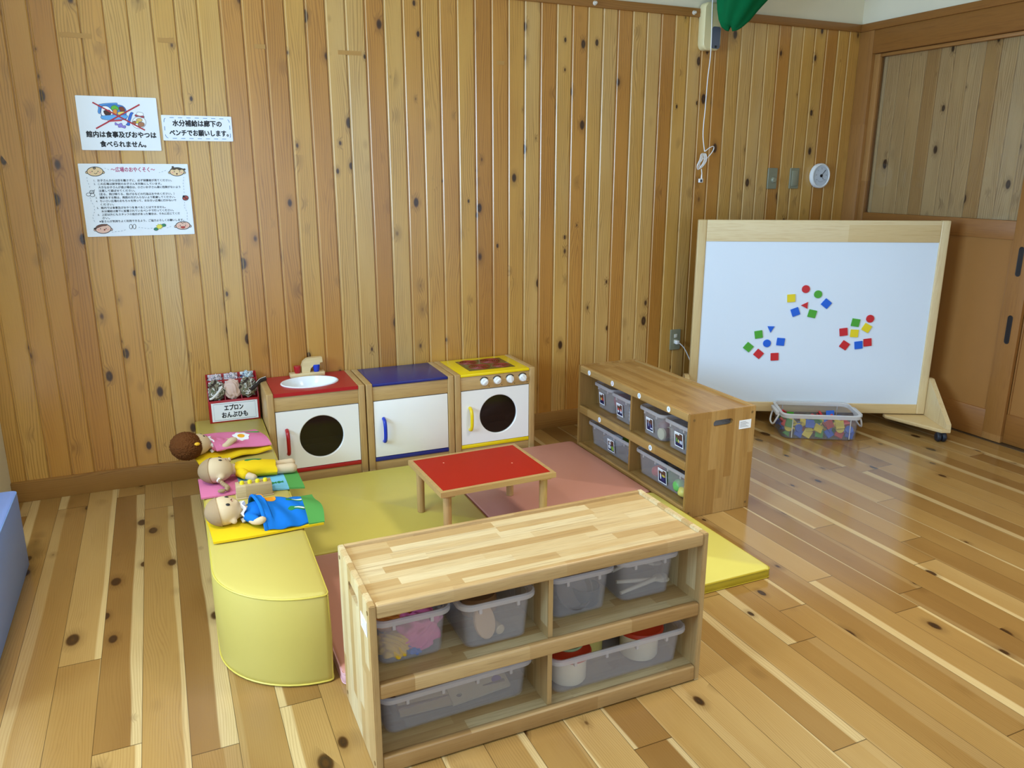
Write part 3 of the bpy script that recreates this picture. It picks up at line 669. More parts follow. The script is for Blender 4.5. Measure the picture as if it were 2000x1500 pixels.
MAGS = [(.603, .779, 'c', 'r', 0, 'red round magnet at the top of the upper magnet cluster'), (.671, .751, 'c', 'g', 0, 'green round magnet in the upper cluster on the whiteboard'), (.529, .728, 's', 'y', 5, 'yellow square magnet, leftmost of the upper magnet cluster'),
        (.721, .70, 's', 'b', -38, 'blue tilted square magnet, rightmost of the upper magnet cluster'), (.607, .689, 't', 'r', 90, 'red triangle magnet in the middle of the upper cluster'), (.558, .652, 's', 'b', 22, 'blue square magnet at the lower left of the upper cluster'), (.65, .643, 's', 'g', -12, 'green square magnet at the bottom of the upper cluster'),
        (.369, .523, 's', 'g', 10, 'green square magnet beside the blue triangle on the whiteboard'), (.433, .556, 't', 'b', 180, 'blue triangle magnet at the top of the left cluster'), (.419, .473, 'c', 'b', 0, 'blue round magnet in the middle of the left cluster'), (.493, .483, 's', 'b', -4, 'blue square magnet at the right of the left cluster'),
        (.318, .45, 's', 'g', -38, 'green tilted square magnet, leftmost on the whiteboard'), (.377, .412, 's', 'r', -38, 'red tilted square magnet at the lower left of the left cluster'), (.467, .397, 's', 'r', 4, 'red square magnet lowest in the left cluster'),
        (.889, .596, 's', 'g', -8, 'green square magnet in the right cluster on the whiteboard'), (.965, .619, 'c', 'r', 0, 'red round magnet at the top of the right cluster'), (.952, .567, 's', 'y', -28, 'yellow tilted square magnet under the red round one at right'), (.83, .543, 's', 'r', 8, 'red square magnet at the left of the right cluster'),
        (.889, .536, 's', 'y', -2, 'yellow square magnet in the middle of the right cluster'), (.843, .468, 's', 'r', -32, 'red tilted square magnet at the lower left of the right cluster'), (.919, .47, 's', 'b', 8, 'blue square magnet at the bottom of the right cluster'), (.966, .486, 's', 'r', 8, 'red square magnet touching the blue one in the right cluster')]
TC = {'r': plain('#d02028', .4), 'g': plain('#4ba82e', .4), 'b': plain('#0f62d8', .4), 'y': plain('#f0d81a', .4)}
TN = {'r': 'red', 'g': 'green', 'b': 'blue', 'y': 'yellow'}; SN = {'s': 'square', 'c': 'round', 't': 'triangular'}
def tile_pts(s, r):
    if s == 'c': return ell(0, 0, r, r, 28)
    if s == 's': return rrect(-r, r, -r, r, .002, 2)
    return [(0, r*1.1), (-r*.95, -r*.7), (r*.95, -r*.7)]
for u, z, s, c, a, lab in MAGS:
    bm = nb(); prism(bm, tile_pts(s, .0215 if s != 't' else .02), 0, .007, bev=.0012)
    o = obj('magnet', bm, TC[c]); tag(o, lab, 'magnet', 'magnets on the whiteboard')
    o.matrix_world = Matrix.Translation((2.684, 3.56, 0)) @ Matrix.Rotation(ang, 4, 'Z') @ Matrix.Translation((u, .0068, z)) @ Matrix.Rotation(PI/2, 4, 'X') @ Matrix.Rotation(math.radians(a), 4, 'Z')

# ------------------------------------------------------------------ trays and containers
def tray_mesh(w, d, h, inset=.022, r=.035, rim=.012, tabs=2):
    bm = nb(); i = inset; n = 5
    def lp(k, z): return [(x, y, z) for x, y in rrect(-w/2+k, w/2-k, k, d-k, max(r-k*.4, .012), n)]
    loft(bm, [lp(i+.008, .0), lp(i, .006), lp(rim+.001, h-.016), lp(rim+.004, h-.016), lp(i+.003, .008), lp(i+.01, .003)], True, True)
    b2 = nb(); loft(b2, [lp(rim+.0015, h-.0155), lp(.001, h-.0145), lp(0, h-.012), lp(.001, h-.003), lp(.005, h), lp(rim-.002, h-.001), lp(rim+.003, h-.006), lp(rim+.0035, h-.0155), lp(rim+.0015, h-.0155)], False, False)
    for k in range(tabs):
        x = (k+.5)/tabs*(w-.05)-(w-.05)/2 if tabs > 2 else (-1 if k == 0 else 1)*(w/2-.055)
        box(b2, x-.004, x+.004, rim-.006, rim+.005, h-.030, h-.012, .001)
    return bm, b2
def tray(label, w, d, h, loc, rz, group, **k):
    t = thing('storage_tray', label, 'storage tray', loc, rz, group)
    a, b = tray_mesh(w, d, h, **k); obj('tray_body', a, M_TRAY, t); obj('rim', b, M_RIM, t); return t

# ------------------------------------------------------------------ toy shelves
SWD, SD, SH, PT = .935, .335, .456, .016
def make_shelf(label, loc, rz, woods):
    M_LX, M_LXF, M_LZ = woods
    t = thing('toy_shelf', label, 'toy shelf', loc, rz)
    for s in (0, 1):
        slot = rrect(.118, .218, .388, .416, .0138, 6)
        M = Matrix(((0, 1, 0, s*(SWD-PT)), (1, 0, 0, 0), (0, 0, 1, 0), (0, 0, 0, 1)))
        bm = nb(); plate_hole(bm, 0, SD, 0, SH, slot, 0, PT, M); 
        bmesh.ops.recalc_face_normals(bm, faces=bm.faces[:])
        ed = [e for e in bm.edges if len(e.link_faces) == 2 and e.calc_face_angle(0) > 1.2 and (min(v.co.z for v in e.verts) < .001 or max(v.co.z for v in e.verts) > SH-.001 or all(abs(v.co.y-c) < 1e-4 for v in e.verts for c in (0,)) or all(abs(v.co.y-SD) < 1e-4 for v in e.verts))]
        bmesh.ops.bevel(bm, geom=ed, offset=.0022, segments=2, affect='EDGES')
        sp_ = obj('side_panel', bm, M_LZ, t)
        xo = -.0004 if s == 0 else SWD+.0004; sg = -1 if s == 0 else 1
        bm = nb()
        for y, z in ((.02, .43), (SD-.02, .43), (.02, .025), (SD-.02, .025)): cyl(bm, (xo, y, z), (xo+sg*.0006, y, z), .0055, seg=16)
        obj('screw_cap', bm, plain('#7a5c34', .4), sp_)
        bm = nb(); box(bm, min(xo, xo+sg*.0008), max(xo, xo+sg*.0008), *(((.03, .088) if s == 0 else (.25, .312))), .362, .4)
        lb = obj('maker_label', bm, M_PAPER, sp_)
        bm = nb()
        for k in range(6):
            y0 = (.035 if s == 0 else .255); box(bm, xo+sg*.0008-.0001, xo+sg*.0008+.0002, y0, y0+.03+.015*((k*7) % 3)/2, .392-k*.0045, .3935-k*.0045)
        obj('print_lines', bm, plain('#8a8a90', .6), lb)
    x0, x1 = PT, SWD-PT
    bm = nb(); box(bm, x0, x1, .018, SD-.012, .430, .447); obj('top_board', bm, M_LX, t)
    bm = nb(); box(bm, x0, x1, .0, .02, .420, .4555, .005, 3); obj('front_rail', bm, M_LXF, t)
    bm = nb(); box(bm, x0, x1, SD-.013, SD, .395, SH, .002); obj('back_rail', bm, M_LXF, t)
    bm = nb(); box(bm, x0, x1, .018, SD-.008, .226, .244); obj('middle_board', bm, M_LX, t)
    bm = nb(); box(bm, x0, x1, .0, .02, .208, .2475, .005, 3); obj('middle_rail', bm, M_LXF, t)
    bm = nb(); box(bm, x0, x1, .018, SD-.008, .028, .045); obj('bottom_board', bm, M_LX, t)
    bm = nb(); box(bm, x0, x1, .0, .02, .002, .048, .005, 3); obj('bottom_rail', bm, M_LXF, t)
    bm = nb(); box(bm, x0, x1, SD-.008, SD-.002, .01, .396); obj('back_panel', bm, M_LXF, t)
    for z0, z1 in ((.045, .226), (.244, .43)):
        bm = nb(); box(bm, SWD/2-.0065, SWD/2+.0065, .02, SD-.009, z0, z1); obj('divider', bm, M_LZ, t)
    return t
A0 = (.348, 1.572, 0)
make_shelf('low wooden toy shelf at the front, nearest the camera, with six plastic trays', A0, 0, PALE)
B0 = (1.886, 3.412, 0)
shB = make_shelf('low wooden toy shelf on the right with numbered stickers and photo cards', B0, -PI/2, SHADED)
def Bw(x, y, z=0): return (B0[0]+y, B0[1]-x, z)
def Aw(x, y, z=0): return (A0[0]+x, A0[1]+y, z)
# stickers 1-6
for i, (x, z) in enumerate(((.11, .438), (.33, .438), (.56, .438), (.785, .438), (.222, .228), (.665, .228))):
    bm = nb(); lathe(bm, [(.0125, 0), (.0125, .0006), (.0005, .0006)], seg=24)
    bmesh.ops.transform(bm, matrix=Matrix.Translation((x, -.0003, z)) @ MX, verts=bm.verts[:]); st = obj('number_sticker', bm, M_PAPER, shB)
    st['label'] = 'round white sticker numbered %d' % (i+1)
    text(st, str(i+1), x, -.0012, .018, plain(('#3a5a8a', '#b04878', '#3a86c8', '#a8b0b8', '#8a5ab0', '#2a5a8a')[i], .5), z=z, rot=(PI/2, 0, 0), bold=.0004, name='numeral')
GA = 'trays in the front shelf'; GB = 'trays in the right shelf'
TA = []
for lab, x, y, w, d, h, z, rz, tb in (
    ('clear tray of crumpled pink and yellow cloths, top left in the front shelf', .118, .05, .205, .27, .132, .2445, 0, 2),
    ('clear tray with wooden play food, second from left on the front shelf top row', .335, .03, .212, .27, .134, .2445, 0, 2),
    ('clear tray with dark round toys, third on the front shelf top row', .592, .064, .205, .26, .132, .2445, 0, 2),
    ('clear tray with wooden spoons, top right in the front shelf', .802, .066, .205, .26, .134, .2445, 0, 2),
    ('wide clear tray of wooden chopping boards, bottom left in the front shelf', .238, .055, .425, .26, .118, .0455, .03, 4),
    ('wide clear tray of toy cooking pots, bottom right in the front shelf', .694, .022, .435, .28, .116, .0455, 0, 4)):
    TA.append(tray(lab, w, d, h, Aw(x, y, z), rz, GA, tabs=tb))
TB = []
for lab, x, y, w, d, h, z, rz, tb in (
    ('clear tray number 1 with red toys, far end of the right shelf top row', .150, .05, .205, .26, .132, .2445, -.12, 2),
    ('clear tray number 2 with white cups, second on the right shelf top row', .352, .03, .20, .26, .132, .2445, -.05, 2),
    ('clear tray number 3 with a toy roll, third on the right shelf top row', .592, .035, .205, .26, .132, .2445, -.08, 2),
    ('clear tray number 4 with bottles, near end of the right shelf top row', .80, .03, .205, .26, .132, .2445, 0, 2),
    ('wide clear tray number 5 with plates, lower far end of the right shelf', .245, .035, .425, .26, .122, .0455, 0, 4),
    ('wide clear tray number 6 with toy vegetables, lower near end of the right shelf', .694, .035, .43, .26, .122, .0455, 0, 4)):
    TB.append(tray(lab, w, d, h, Bw(x, y, z), -PI/2+rz*.35, GB, tabs=tb))
# photo cards on the right trays
def card(t, x, w, h, z, items):
    c = bpy.data.objects.new('photo_card', None)
    dr = Draw(); dr.z = 0; dr.poly([(-w/2, -h/2), (w/2, -h/2), (w/2, h/2), (-w/2, h/2)], '#f2f4f8')
    b = .004; dr.poly([(-w/2+b, -h/2+b), (w/2-b, -h/2+b), (w/2-b, h/2-b), (-w/2+b, h/2-b)], '#1c1e4a')
    dr.poly([(-w/2+b, h*.05), (w/2-b, h*.05), (w/2-b, h/2-b), (-w/2+b, h/2-b)], '#5a3a2c')
    dr.poly([(-w/2+b, h/2-b-.008), (-w/2+b+w*.5, h/2-b-.008), (-w/2+b+w*.5, h/2-b), (-w/2+b, h/2-b)], '#f2f4f8')
    dr.dash([(-w/2+b+.002, h/2-b-.004), (-w/2+b+w*.48, h/2-b-.004)], .003, .003, '#30343c')
    for kx, ky, rx, ry, col in items: dr.poly(ell(kx*w, ky*h, rx*w, ry*h, 16), col)
    bpy.data.objects.remove(c)
    o = dr.done('photo_card', t); o.location = (x, .0085, z); o.rotation_euler = (PI/2+.10, 0, 0)
card(TB[0], -.012, .052, .060, .062, [(-.15, -.05, .1, .12, '#e8d860'), (.1, 0, .1, .12, '#d85030'), (.3, -.05, .08, .1, '#c83828')])
card(TB[1], -.012, .056, .062, .062, [(-.2, .0, .13, .1, '#d84838'), (-.2, -.14, .12, .1, '#e8ecf0'), (.2, .0, .13, .1, '#e89080'), (.2, -.14, .12, .1, '#dfe6f0')])
card(TB[2], -.005, .056, .062, .062, [(-.15, .05, .03, .25, '#c8d0f0'), (.1, -.1, .03, .25, '#8a90c8'), (.25, -.25, .15, .05, '#dfe4f4')])
card(TB[3], .015, .060, .066, .062, [(-.25, -.05, .07, .16, '#6aa838'), (-.05, -.1, .07, .12, '#d8d070'), (.15, -.12, .06, .12, '#d0d8e8'), (.3, -.12, .06, .14, '#e0e8f4')])
card(TB[4], .02, .062, .062, .056, [(-.15, .15, .16, .1, '#e4e6e8'), (-.2, -.15, .18, .16, '#d8dce0'), (.22, -.18, .2, .2, '#88a838')])
card(TB[5], .01, .064, .066, .056, [(-.2, -.05, .07, .22, '#e6e6f0'), (.15, .05, .2, .08, '#c8b850'), (.05, -.2, .2, .1, '#2a2a68')])
# contents --------------------------------------------------------
def cloth_lump(label, mat, c, r, seed, group, rz=0, cat='cloth', amp=.38):
    bm = nb(); ball(bm, (0, 0, 0), (1, 1, 1), 5); d1 = Vector((math.sin(seed*2.1), math.cos(seed*1.3), math.sin(seed*.7)+.4)).normalized(); d2 = d1.orthogonal()
    for v in bm.verts:
        p = v.co.copy(); w = 2.6*noise.noise(p*1.1+Vector((seed, 0, 0))); sq = math.copysign(abs(p.z)**.75, p.z)
        k = 1+amp*.32*math.sin(9*p.dot(d1)+2.2*w)+amp*.22*math.sin(13*p.dot(d2)+1.6*w+seed)+amp*.5*noise.noise(p*1.6+Vector((0, seed, 0)))
        v.co = Vector((p.x*r[0]*k, p.y*r[1]*k, sq*r[2]*k))
    o = obj('folded_cloth', bm, mat, ang=180); o.location = c; o.rotation_euler = (0, 0, rz); return tag(o, label, cat, group)
def inA(x, y, z): return Vector(Aw(x, y, z))
zt = .2445+.004
for lab, col, x, y, z, r, sd in (('pink crumpled cloth in the front shelf tray of cloths', '#d86a92', .145, .125, .048, (.058, .048, .042), 1), ('yellow crumpled cloth at the front of the tray of cloths', '#d8a82a', .080, .105, .032, (.040, .034, .030), 2), ('green crumpled cloth at the back of the tray of cloths', '#2f6a3c', .155, .225, .075, (.050, .045, .04), 3), ('red crumpled cloth at the back left of the tray of cloths', '#b02a24', .085, .22, .080, (.045, .045, .035), 4), ('blue folded cloth at the bottom of the tray of cloths', '#2a62b0', .128, .098, .016, (.024, .022, .014), 5), ('orange crumpled cloth in the middle of the tray of cloths', '#e08a3c', .09, .16, .07, (.048, .035, .024), 6)):
    cloth_lump(lab, fabric(col), inA(x, y, zt+z), r, sd, 'cloths in the front shelf tray')
def simple(name, label, cat, bm, mat, loc, group=None, rot=(0, 0, 0)):
    o = obj(name, bm, mat); o.location = loc; o.rotation_euler = rot; return tag(o, label, cat, group)
bm = nb(); prism(bm, ell(0, 0, .03, .045, 20), 0, .014, bev=.003); simple('toy_bread', 'oval pale wooden toy bread leaning in the second front tray', 'toy food', bm, plain('#c9a070', .5), inA(.31, .09, zt+.045), 'wooden play food', (1.2, 0, .25))
bm = nb(); cyl(bm, (0, 0, 0), (0, .1, 0), .013, .011, 18, .003); simple('toy_stick', 'pale round wooden stick in the second front tray', 'toy food', bm, plain('#c8ac80', .5), inA(.355, .078, zt+.014), 'wooden play food', (0, 0, .2))
bm = nb(); box(bm, -.012, .012, -.012, .012, 0, .05, .003); simple('toy_block', 'dark green wooden block standing at the back of the second front tray', 'toy food', bm, plain('#1e5a34', .5), inA(.36, .235, zt+.055), 'wooden play food')
bm = nb(); prism(bm, ell(0, 0, .05, .035, 20), 0, .05, bev=.006); simple('toy_loaf', 'brown wooden loaf lying at the back of the second front tray', 'toy food', bm, plain('#9a6a3c', .5), inA(.345, .205, zt), 'wooden play food')
bm = nb(); lathe(bm, [(.03, 0), (.052, .012), (.058, .03), (.054, .03), (.048, .014), (.0005, .006)], seg=28); simple('toy_bowl', 'dark brown toy bowl tipped in the third front tray', 'toy dish', bm, plain('#4a3a30', .4), inA(.585, .14, zt+.045), 'toys in the third front tray', (1.0, .2, 0))
bm = nb(); lathe(bm, [(.035, 0), (.04, .01), (.04, .05), (.036, .05), (.034, .012), (.0005, .008)], seg=28); simple('toy_pan', 'black toy pan at the right of the third front tray', 'toy dish', bm, plain('#22262e', .4), inA(.632, .135, zt), 'toys in the third front tray')
bm = nb(); box(bm, -.04, .04, -.03, .03, 0, .03, .006); simple('toy_block', 'dark red toy box at the back of the third front tray', 'toy dish', bm, plain('#5a2018', .5), inA(.565, .24, zt+.06), 'toys in the third front tray')
for i in range(4):
    bm = nb(); cyl(bm, (0, 0, 0), (.13, 0, 0), .005, .007, 12); ball(bm, (.145, 0, 0), (.026, .018, .007), 3)
    simple('wooden_spoon', ('longest pale wooden spoon lying lowest in the front shelf spoon tray', 'pale wooden spoon angled across the front shelf spoon tray', 'pale wooden spoon resting at the back of the front shelf spoon tray', 'pale wooden spoon highest in the front shelf spoon tray')[i], 'toy spoon', bm, plain('#d6c6a8', .5), inA(.735+.006*i, .115+.035*i, zt+.012+.015*i), 'wooden spoons in the front shelf tray', (0, (-.05, .1, -.02, .14)[i], (.15, -.1, .3, -.2)[i]))
zb = .0455+.005
for i, (x, y, w, d, a, col) in enumerate(((.31, .165, .17, .115, .10, '#c3ad84'), (.17, .17, .15, .12, -.05, '#b49a70'))):
    t = thing('toy_chopping_board', ('pale wooden chopping board with a purple mark, right in the wide front tray', 'pale wooden chopping board on the left in the wide front tray')[i], 'toy board', inA(x, y, zb+.03), 0, 'chopping boards in the front tray', (.42, 0, a))
    bm = nb(); plate_hole(bm, -w/2, w/2, -d/2, d/2, ell(-w/2+.025, d/2-.02, .008, .006, 24), -.005, .005, Matrix.Rotation(PI/2, 4, 'X')); obj('board', bm, plain(col, .5), t)
    if i == 0:
        bm = nb(); lathe(bm, [(.011, 0), (.011, .0006), (.0005, .0006)], c=(.055, -.03, .0052), seg=16, sx=1.3); obj('purple_mark', bm, plain('#7a4a8a', .6), t)
bm = nb(); box(bm, -.15, .15, -.07, .07, 0, .02, .004); simple('toy_tray', 'brown flat wooden tray under the chopping boards in the wide front tray', 'toy board', bm, plain('#7a5a42', .5), inA(.24, .2, zb+.001))
def pot(label, loc, body, lid, knobc, open_=False, r=.058):
    t = thing('toy_pot', label, 'toy pot', loc, 0, 'toy pots in the front tray')
    bm = nb(); lathe(bm, [(r*.84, 0), (r*.88, .004), (r*.9, .080), (r*.9-.004, .080), (r*.84, .006), (.0005, .006)], seg=36); obj('pot_body', bm, plain(body, .4), t)
    bm = nb(); lathe(bm, [(r*1.1, .078), (r*1.12, .084), (r*1.06, .090), (r*.75, .097), (r*.3, .100), (.0005, .101)], seg=36); obj('lid', bm, plain(lid, .4), t)
    bm = nb(); kr = r*.72 if open_ else r*.33
    lathe(bm, [(kr*.9, .098), (kr, .103 if open_ else .112), (kr*.92, .106 if open_ else .116), (.0005, .106 if open_ else .116)], seg=28); obj('lid_knob', bm, plain(knobc, .5), t)
    return t
pot('cream toy pot with red lid and pale green disc, left in the wide tray', inA(.566, .105, zb), '#e8dcbc', '#c83c20', '#9aa878', True, .058)
pot('cream toy pot with red lid and grey knob, right in the wide tray', inA(.81, .125, zb), '#e8dcbc', '#cc3c1c', '#9a9284', False, .062)
pot('yellow toy pot with yellow lid at the back between the red-lidded pots', inA(.675, .20, zb), '#d8c46a', '#d8a418', '#c8b45a', False, .056)
def inB(x, y, z): return Vector(Bw(x, y, z))
bm = nb(); ball(bm, (0, 0, 0), (.045, .04, .04), 4, None, .15, 6, 2); simple('toy_fruit', 'red toy bundle in tray number 1 of the right shelf', 'toy food', bm, plain('#b03038', .5), inB(.185, .15, zt+.045))
for i in range(4):
    bm = nb(); lathe(bm, [(.022, 0), (.03, .028), (.028, .028), (.02, .003), (.0005, .003)], seg=24)
    simple('toy_cup', ('lowest white toy cup of the stack in tray number 2', 'white toy cup second from the bottom in tray number 2', 'white toy cup third from the bottom in tray number 2', 'topmost pale blue toy cup of the stack in tray number 2')[i], 'toy cup', bm, plain('#dfe6e6' if i < 3 else '#a8c0c8', .4), inB(.405, .085, zt+i*.0165), 'toy cups in tray number 2')
t = thing('toy_roll', 'cream-ended red toy roll lying in tray number 3 of the right shelf', 'toy food', inB(.64, .07, zt+.026), -PI/2)
bm = nb(); cyl(bm, (0, .0, 0), (0, .1, 0), .024, .024, 24, .003); obj('roll_body', bm, plain('#8a3a34', .5), t)
for y in (-.002, .04, .085):
    bm = nb(); cyl(bm, (0, y, 0), (0, y+.014, 0), .0265, seg=24, bev=.002); obj('band', bm, plain('#d8cfa0', .5), t)
bm = nb(); ball(bm, (0, 0, 0), (.04, .04, .028), 3, None, .2, 6, 4); simple('toy_food', 'pink toy food at the back of tray number 3', 'toy food', bm, plain('#a8686c', .5), inB(.585, .14, zt+.04))
for i, c in enumerate(('#3f7a34', '#c8c0a0')):
    bm = nb(); lathe(bm, [(.016, 0), (.018, .004), (.018, .05), (.007, .07), (.007, .085), (.0005, .086)], seg=20); simple('toy_bottle', ('green', 'cream')[i]+' toy bottle standing in tray number 4', 'toy bottle', bm, plain(c, .3), inB(.78+i*.05, .12, zt), 'toy bottles in tray number 4')
for i, (c, x, y, z, n_) in enumerate((('#6f8a28', .34, .12, .07, 'green'), ('#c8ccd0', .15, .13, .02, 'pale grey'), ('#4a86b0', .38, .13, .015, 'blue'))):
    bm = nb(); lathe(bm, [(.035, 0), (.055, .01), (.056, .013), (.034, .004), (.0005, .003)], seg=28); simple('toy_plate', n_+' toy plate in the wide tray number 5', 'toy dish', bm, plain(c, .4), inB(x, y, zb+z), 'toy plates in tray number 5', (.25, 0, 0))
for i, (c, x, y, z, r, n_) in enumerate((('#c83a3a', .60, .10, .03, (.035, .032, .028), 'red toy tomato at the far end'), ('#4a9a48', .70, .09, .04, (.045, .03, .028), 'green toy pepper in the middle'), ('#6ab85a', .79, .075, .035, (.03, .03, .03), 'bright green toy cabbage near the front'), ('#d8cc6a', .84, .062, .026, (.026, .026, .024), 'pale yellow round toy potato at the near end'), ('#c8402c', .82, .14, .085, (.03, .03, .028), 'orange red toy fruit on top'), ('#2f6a2c', .86, .14, .075, (.03, .028, .026), 'dark green toy leaf ball at the near end'), ('#b04048', .74, .13, .02, (.04, .035, .02), 'dark red toy beet at the bottom'), ('#3a5a78', .56, .14, .03, (.035, .03, .03), 'blue grey toy ball at the far end'))):
    bm = nb(); ball(bm, (0, 0, 0), r, 3, None, .08, 5, i); t = simple('toy_vegetable', n_+' of wide tray number 6', 'toy food', bm, plain(c, .45), inB(x, y, zb+z), 'toy vegetables in tray number 6')

# ------------------------------------------------------------------ play kitchen
def unit(name, label, loc, rz, colm, handle, hole, w, front=None):
    t = thing(name, label, 'play kitchen unit', loc, rz); d, h, st = .318, .45, .031
    for x in (0, w-st):
        bm = nb(); box(bm, x, x+st, 0, d, 0, h, .005, 3); obj('side_panel', bm, M_KZ, t)
    x0, x1 = st+.0005, w-st-.0005
    bm = nb(); box(bm, x0, x1, .006, .024, .366, .434, .001); ap = obj('apron', bm, M_KX, t)
    bm = nb(); box(bm, x0, x1, .008, .024, 0.001, .066, .001); obj('base_rail', bm, M_KX, t)
    bm = nb(); box(bm, x0, x1, .003, d-.01, .0665, .085, .003); obj('bottom_shelf', bm, colm, t)
    bm = nb(); box(bm, x0, x1, d-.009, d-.004, .0, .434); obj('back_panel', bm, plain('#6a4a30', .6), t)
    cx, cz, r = (x0+x1)/2+(.012 if name == 'toy_sink' else .015), .227, .099
    bm = nb()
    if hole: plate_hole(bm, x0+.002, x1-.002, .088, .362, ell(cx, cz, r, r, 48), .004, .020, cham=.003)
    else: box(bm, x0+.002, x1-.002, .004, .02, .088, .362, .0015)
    dr = obj('door', bm, M_LAMINATE, t)
    if hole:
        bm = nb(); cyl(bm, (cx, .0125, cz), (cx, .0155, cz), r+.0005, seg=48); obj('window', bm, M_SMOKE, dr)
        bm = nb(); box(bm, x0, x1, .06, d-.012, .195, .205); obj('inner_shelf', bm, plain('#6a4a28', .6), t)
    hx = x0+.046
    bm = nb(); tube(bm, spline([(hx, .004, .276), (hx, -.014, .270), (hx, -.024, .25), (hx, -.026, .22), (hx, -.024, .19), (hx, -.014, .170), (hx, .004, .164)], 5), .0085, 12); obj('handle', bm, handle, dr)
    bm = nb()
    if name == 'toy_sink':
        plate_hole(bm, x0, x1, 0, d-.004, ell(.214, .152, .128, .100, 48), 0, .016, Matrix(((1, 0, 0, 0), (0, 0, 1, 0), (0, -1, 0, .449), (0, 0, 0, 1))))
        tp = obj('counter_top', bm, colm, t)
        bm = nb(); lathe(bm, [(1.04, .4492), (1.045, .4515), (1.02, .454), (.98, .4535), (.93, .444), (.85, .425), (.7, .405), (.4, .398), (.002, .397), (.002, .394), (.42, .395), (.72, .402), (.88, .424), (.96, .445), (1.0, .4492)], c=(.214, .152, 0), seg=48, sx=.127, sy=.099, caps=False); obj('basin', bm, plain('#f2f6fa', .18, name='white_basin', var=.01), t)
        bm = nb(); box(bm, .142, .305, .258, .302, .4495, .468, .002); fb = obj('tap_block', bm, M_BX, t)
        pr = [(.198, .468), (.198, .50), (.206, .522), (.224, .535), (.245, .538), (.296, .538), (.298, .513), (.285, .511), (.283, .500), (.266, .500), (.252, .497), (.240, .486), (.236, .468)]
        bm = nb(); loft(bm, [[(a, y, b) for a, b in pr] for y in (.266, .294)]); obj('spout', bm, M_BX, fb)
        for x, m in ((.178, M_HRED), (.268, M_HBLUE)):
            bm = nb(); lathe(bm, [(.012, .468), (.013, .47), (.017, .50), (.016, .503), (.0005, .503)], c=(x, .274, 0), seg=20); obj('tap_knob', bm, m, fb)
    else:
        box(bm, x0, x1, -.001, d-.004, .4345, .4485, .004, 3); tp = obj('counter_top', bm, colm, t)
    if name == 'toy_stove':
        bm = nb(); box(bm, .098, .345, .055, .265, .4486, .4496, .0004); hb = obj('hob_plate', bm, plain('#6a5a22', .25, name='hob_glass', var=.2), t)
        for bx, by, r_ in ((.155, .225, .044), (.272, .215, .052), (.175, .118, .052), (.288, .108, .044)):
            bm = nb()
            for k in range(5):
                rr = r_*(k+1)/5; tube(bm, [(bx+rr*math.cos(a), by+rr*.92*math.sin(a), .4499) for a in (2*PI*i/36 for i in range(36))], .0022, 6, True)
            obj('burner_ring', bm, plain('#8a2c1c', .35), hb)
        for i in range(4):
            x = .155+i*.069; z = .402
            bm = nb(); lathe(bm, [(.0235, 0), (.0235, .0015), (.0005, .0015)], seg=32); bmesh.ops.transform(bm, matrix=Matrix.Translation((x, .006, z)) @ MX, verts=bm.verts[:]); rg = obj('dial_ring', bm, plain('#c6a36b', .4), t)
            bm = nb(); bm2 = [(x+.0225*math.cos(a), .0040, z+.0225*math.sin(a)) for a in (math.radians(35+i_*4) for i_ in range(32))]; tube(bm, bm2, .0024, 6); obj('dial_scale', bm, M_BLACK, rg)
            bm = nb(); lathe(bm, [(.0195, 0), (.0195, .004), (.0175, .012), (.016, .014), (.0005, .0142)], seg=28); bmesh.ops.transform(bm, matrix=Matrix.Translation((x, .0045, z)) @ MX, verts=bm.verts[:])
            a = (-.9, -.9, .2, .7)[i]; box(bm, -.0045, .0045, -.016, .016, .012, .020, .0015, mtx=Matrix.Translation((x, .0045, z)) @ MX @ Matrix.Rotation(a, 4, 'Z')); kb = obj('knob', bm, M_WHITE, rg)
            bm = nb(); cyl(bm, (x+.026, .0055, z-.026), (x+.026, .0045, z-.026), .0022, seg=10); obj('dial_mark', bm, M_BLACK, rg)
    return t
unit('toy_sink', 'toy sink unit with red counter, white basin and round door window', (.367, 3.487, 0), -.012, M_RED, M_HRED, True, .438)
unit('toy_cupboard', 'toy cupboard with blue counter and plain white door, between sink and stove', (.810, 3.482, 0), -.008, M_BLUE, M_HBLUE, False, .430)
unit('toy_stove', 'toy stove with yellow counter, four white dials and hob rings', (1.243, 3.478, 0), 0, M_YEL, M_HYEL, True, .430)

# ------------------------------------------------------------------ table and mats
t = thing('play_table', 'small low red-topped wooden play table on the mats', 'table', (1.0905, 2.763, .04), math.radians(1.6))
hw, hd, H = .241, .190, .221
bm = nb(); lo = [[(x*(hw-k), y*(hd-k), z) for x, y in ((-1, -1), (1, -1), (1, 1), (-1, 1))] for k, z in ((.0155, H-.003), (.0148, H-.0005), (.0, H-.0015), (0, H-.022), (.022, H-.022))]
lo.append(lo[0]); loft(bm, lo, False, False); bmesh.ops.remove_doubles(bm, verts=bm.verts[:], dist=1e-6); obj('frame', bm, M_KX, t)
bm = nb(); box(bm, -hw+.0152, hw-.0152, -hd+.0152, hd-.0152, H-.016, H-.0018); tt = obj('tabletop', bm, M_REDT, t)
bm = nb()
for x, y in ((-.12, .1), (.13, -.02)): lathe(bm, [(.0035, H-.0018), (.003, H-.0012), (.0005, H-.001)], c=(x, y, 0), seg=10)
obj('scuff', bm, plain('#e8a080', .5), tt)
for x in (-1, 1):
    for y in (-1, 1):
        px, py = x*(hw-.038), y*(hd-.036)
        bm = nb(); cyl(bm, (px, py, 0), (px, py, H-.03), .0155, .0165, 20, .001); lg = obj('leg', bm, M_KZ, t)
        bm = nb(); box(bm, px-.024, px+.024, py-.024, py+.024, H-.031, H-.0221, .002); obj('leg_block', bm, M_KX, lg)
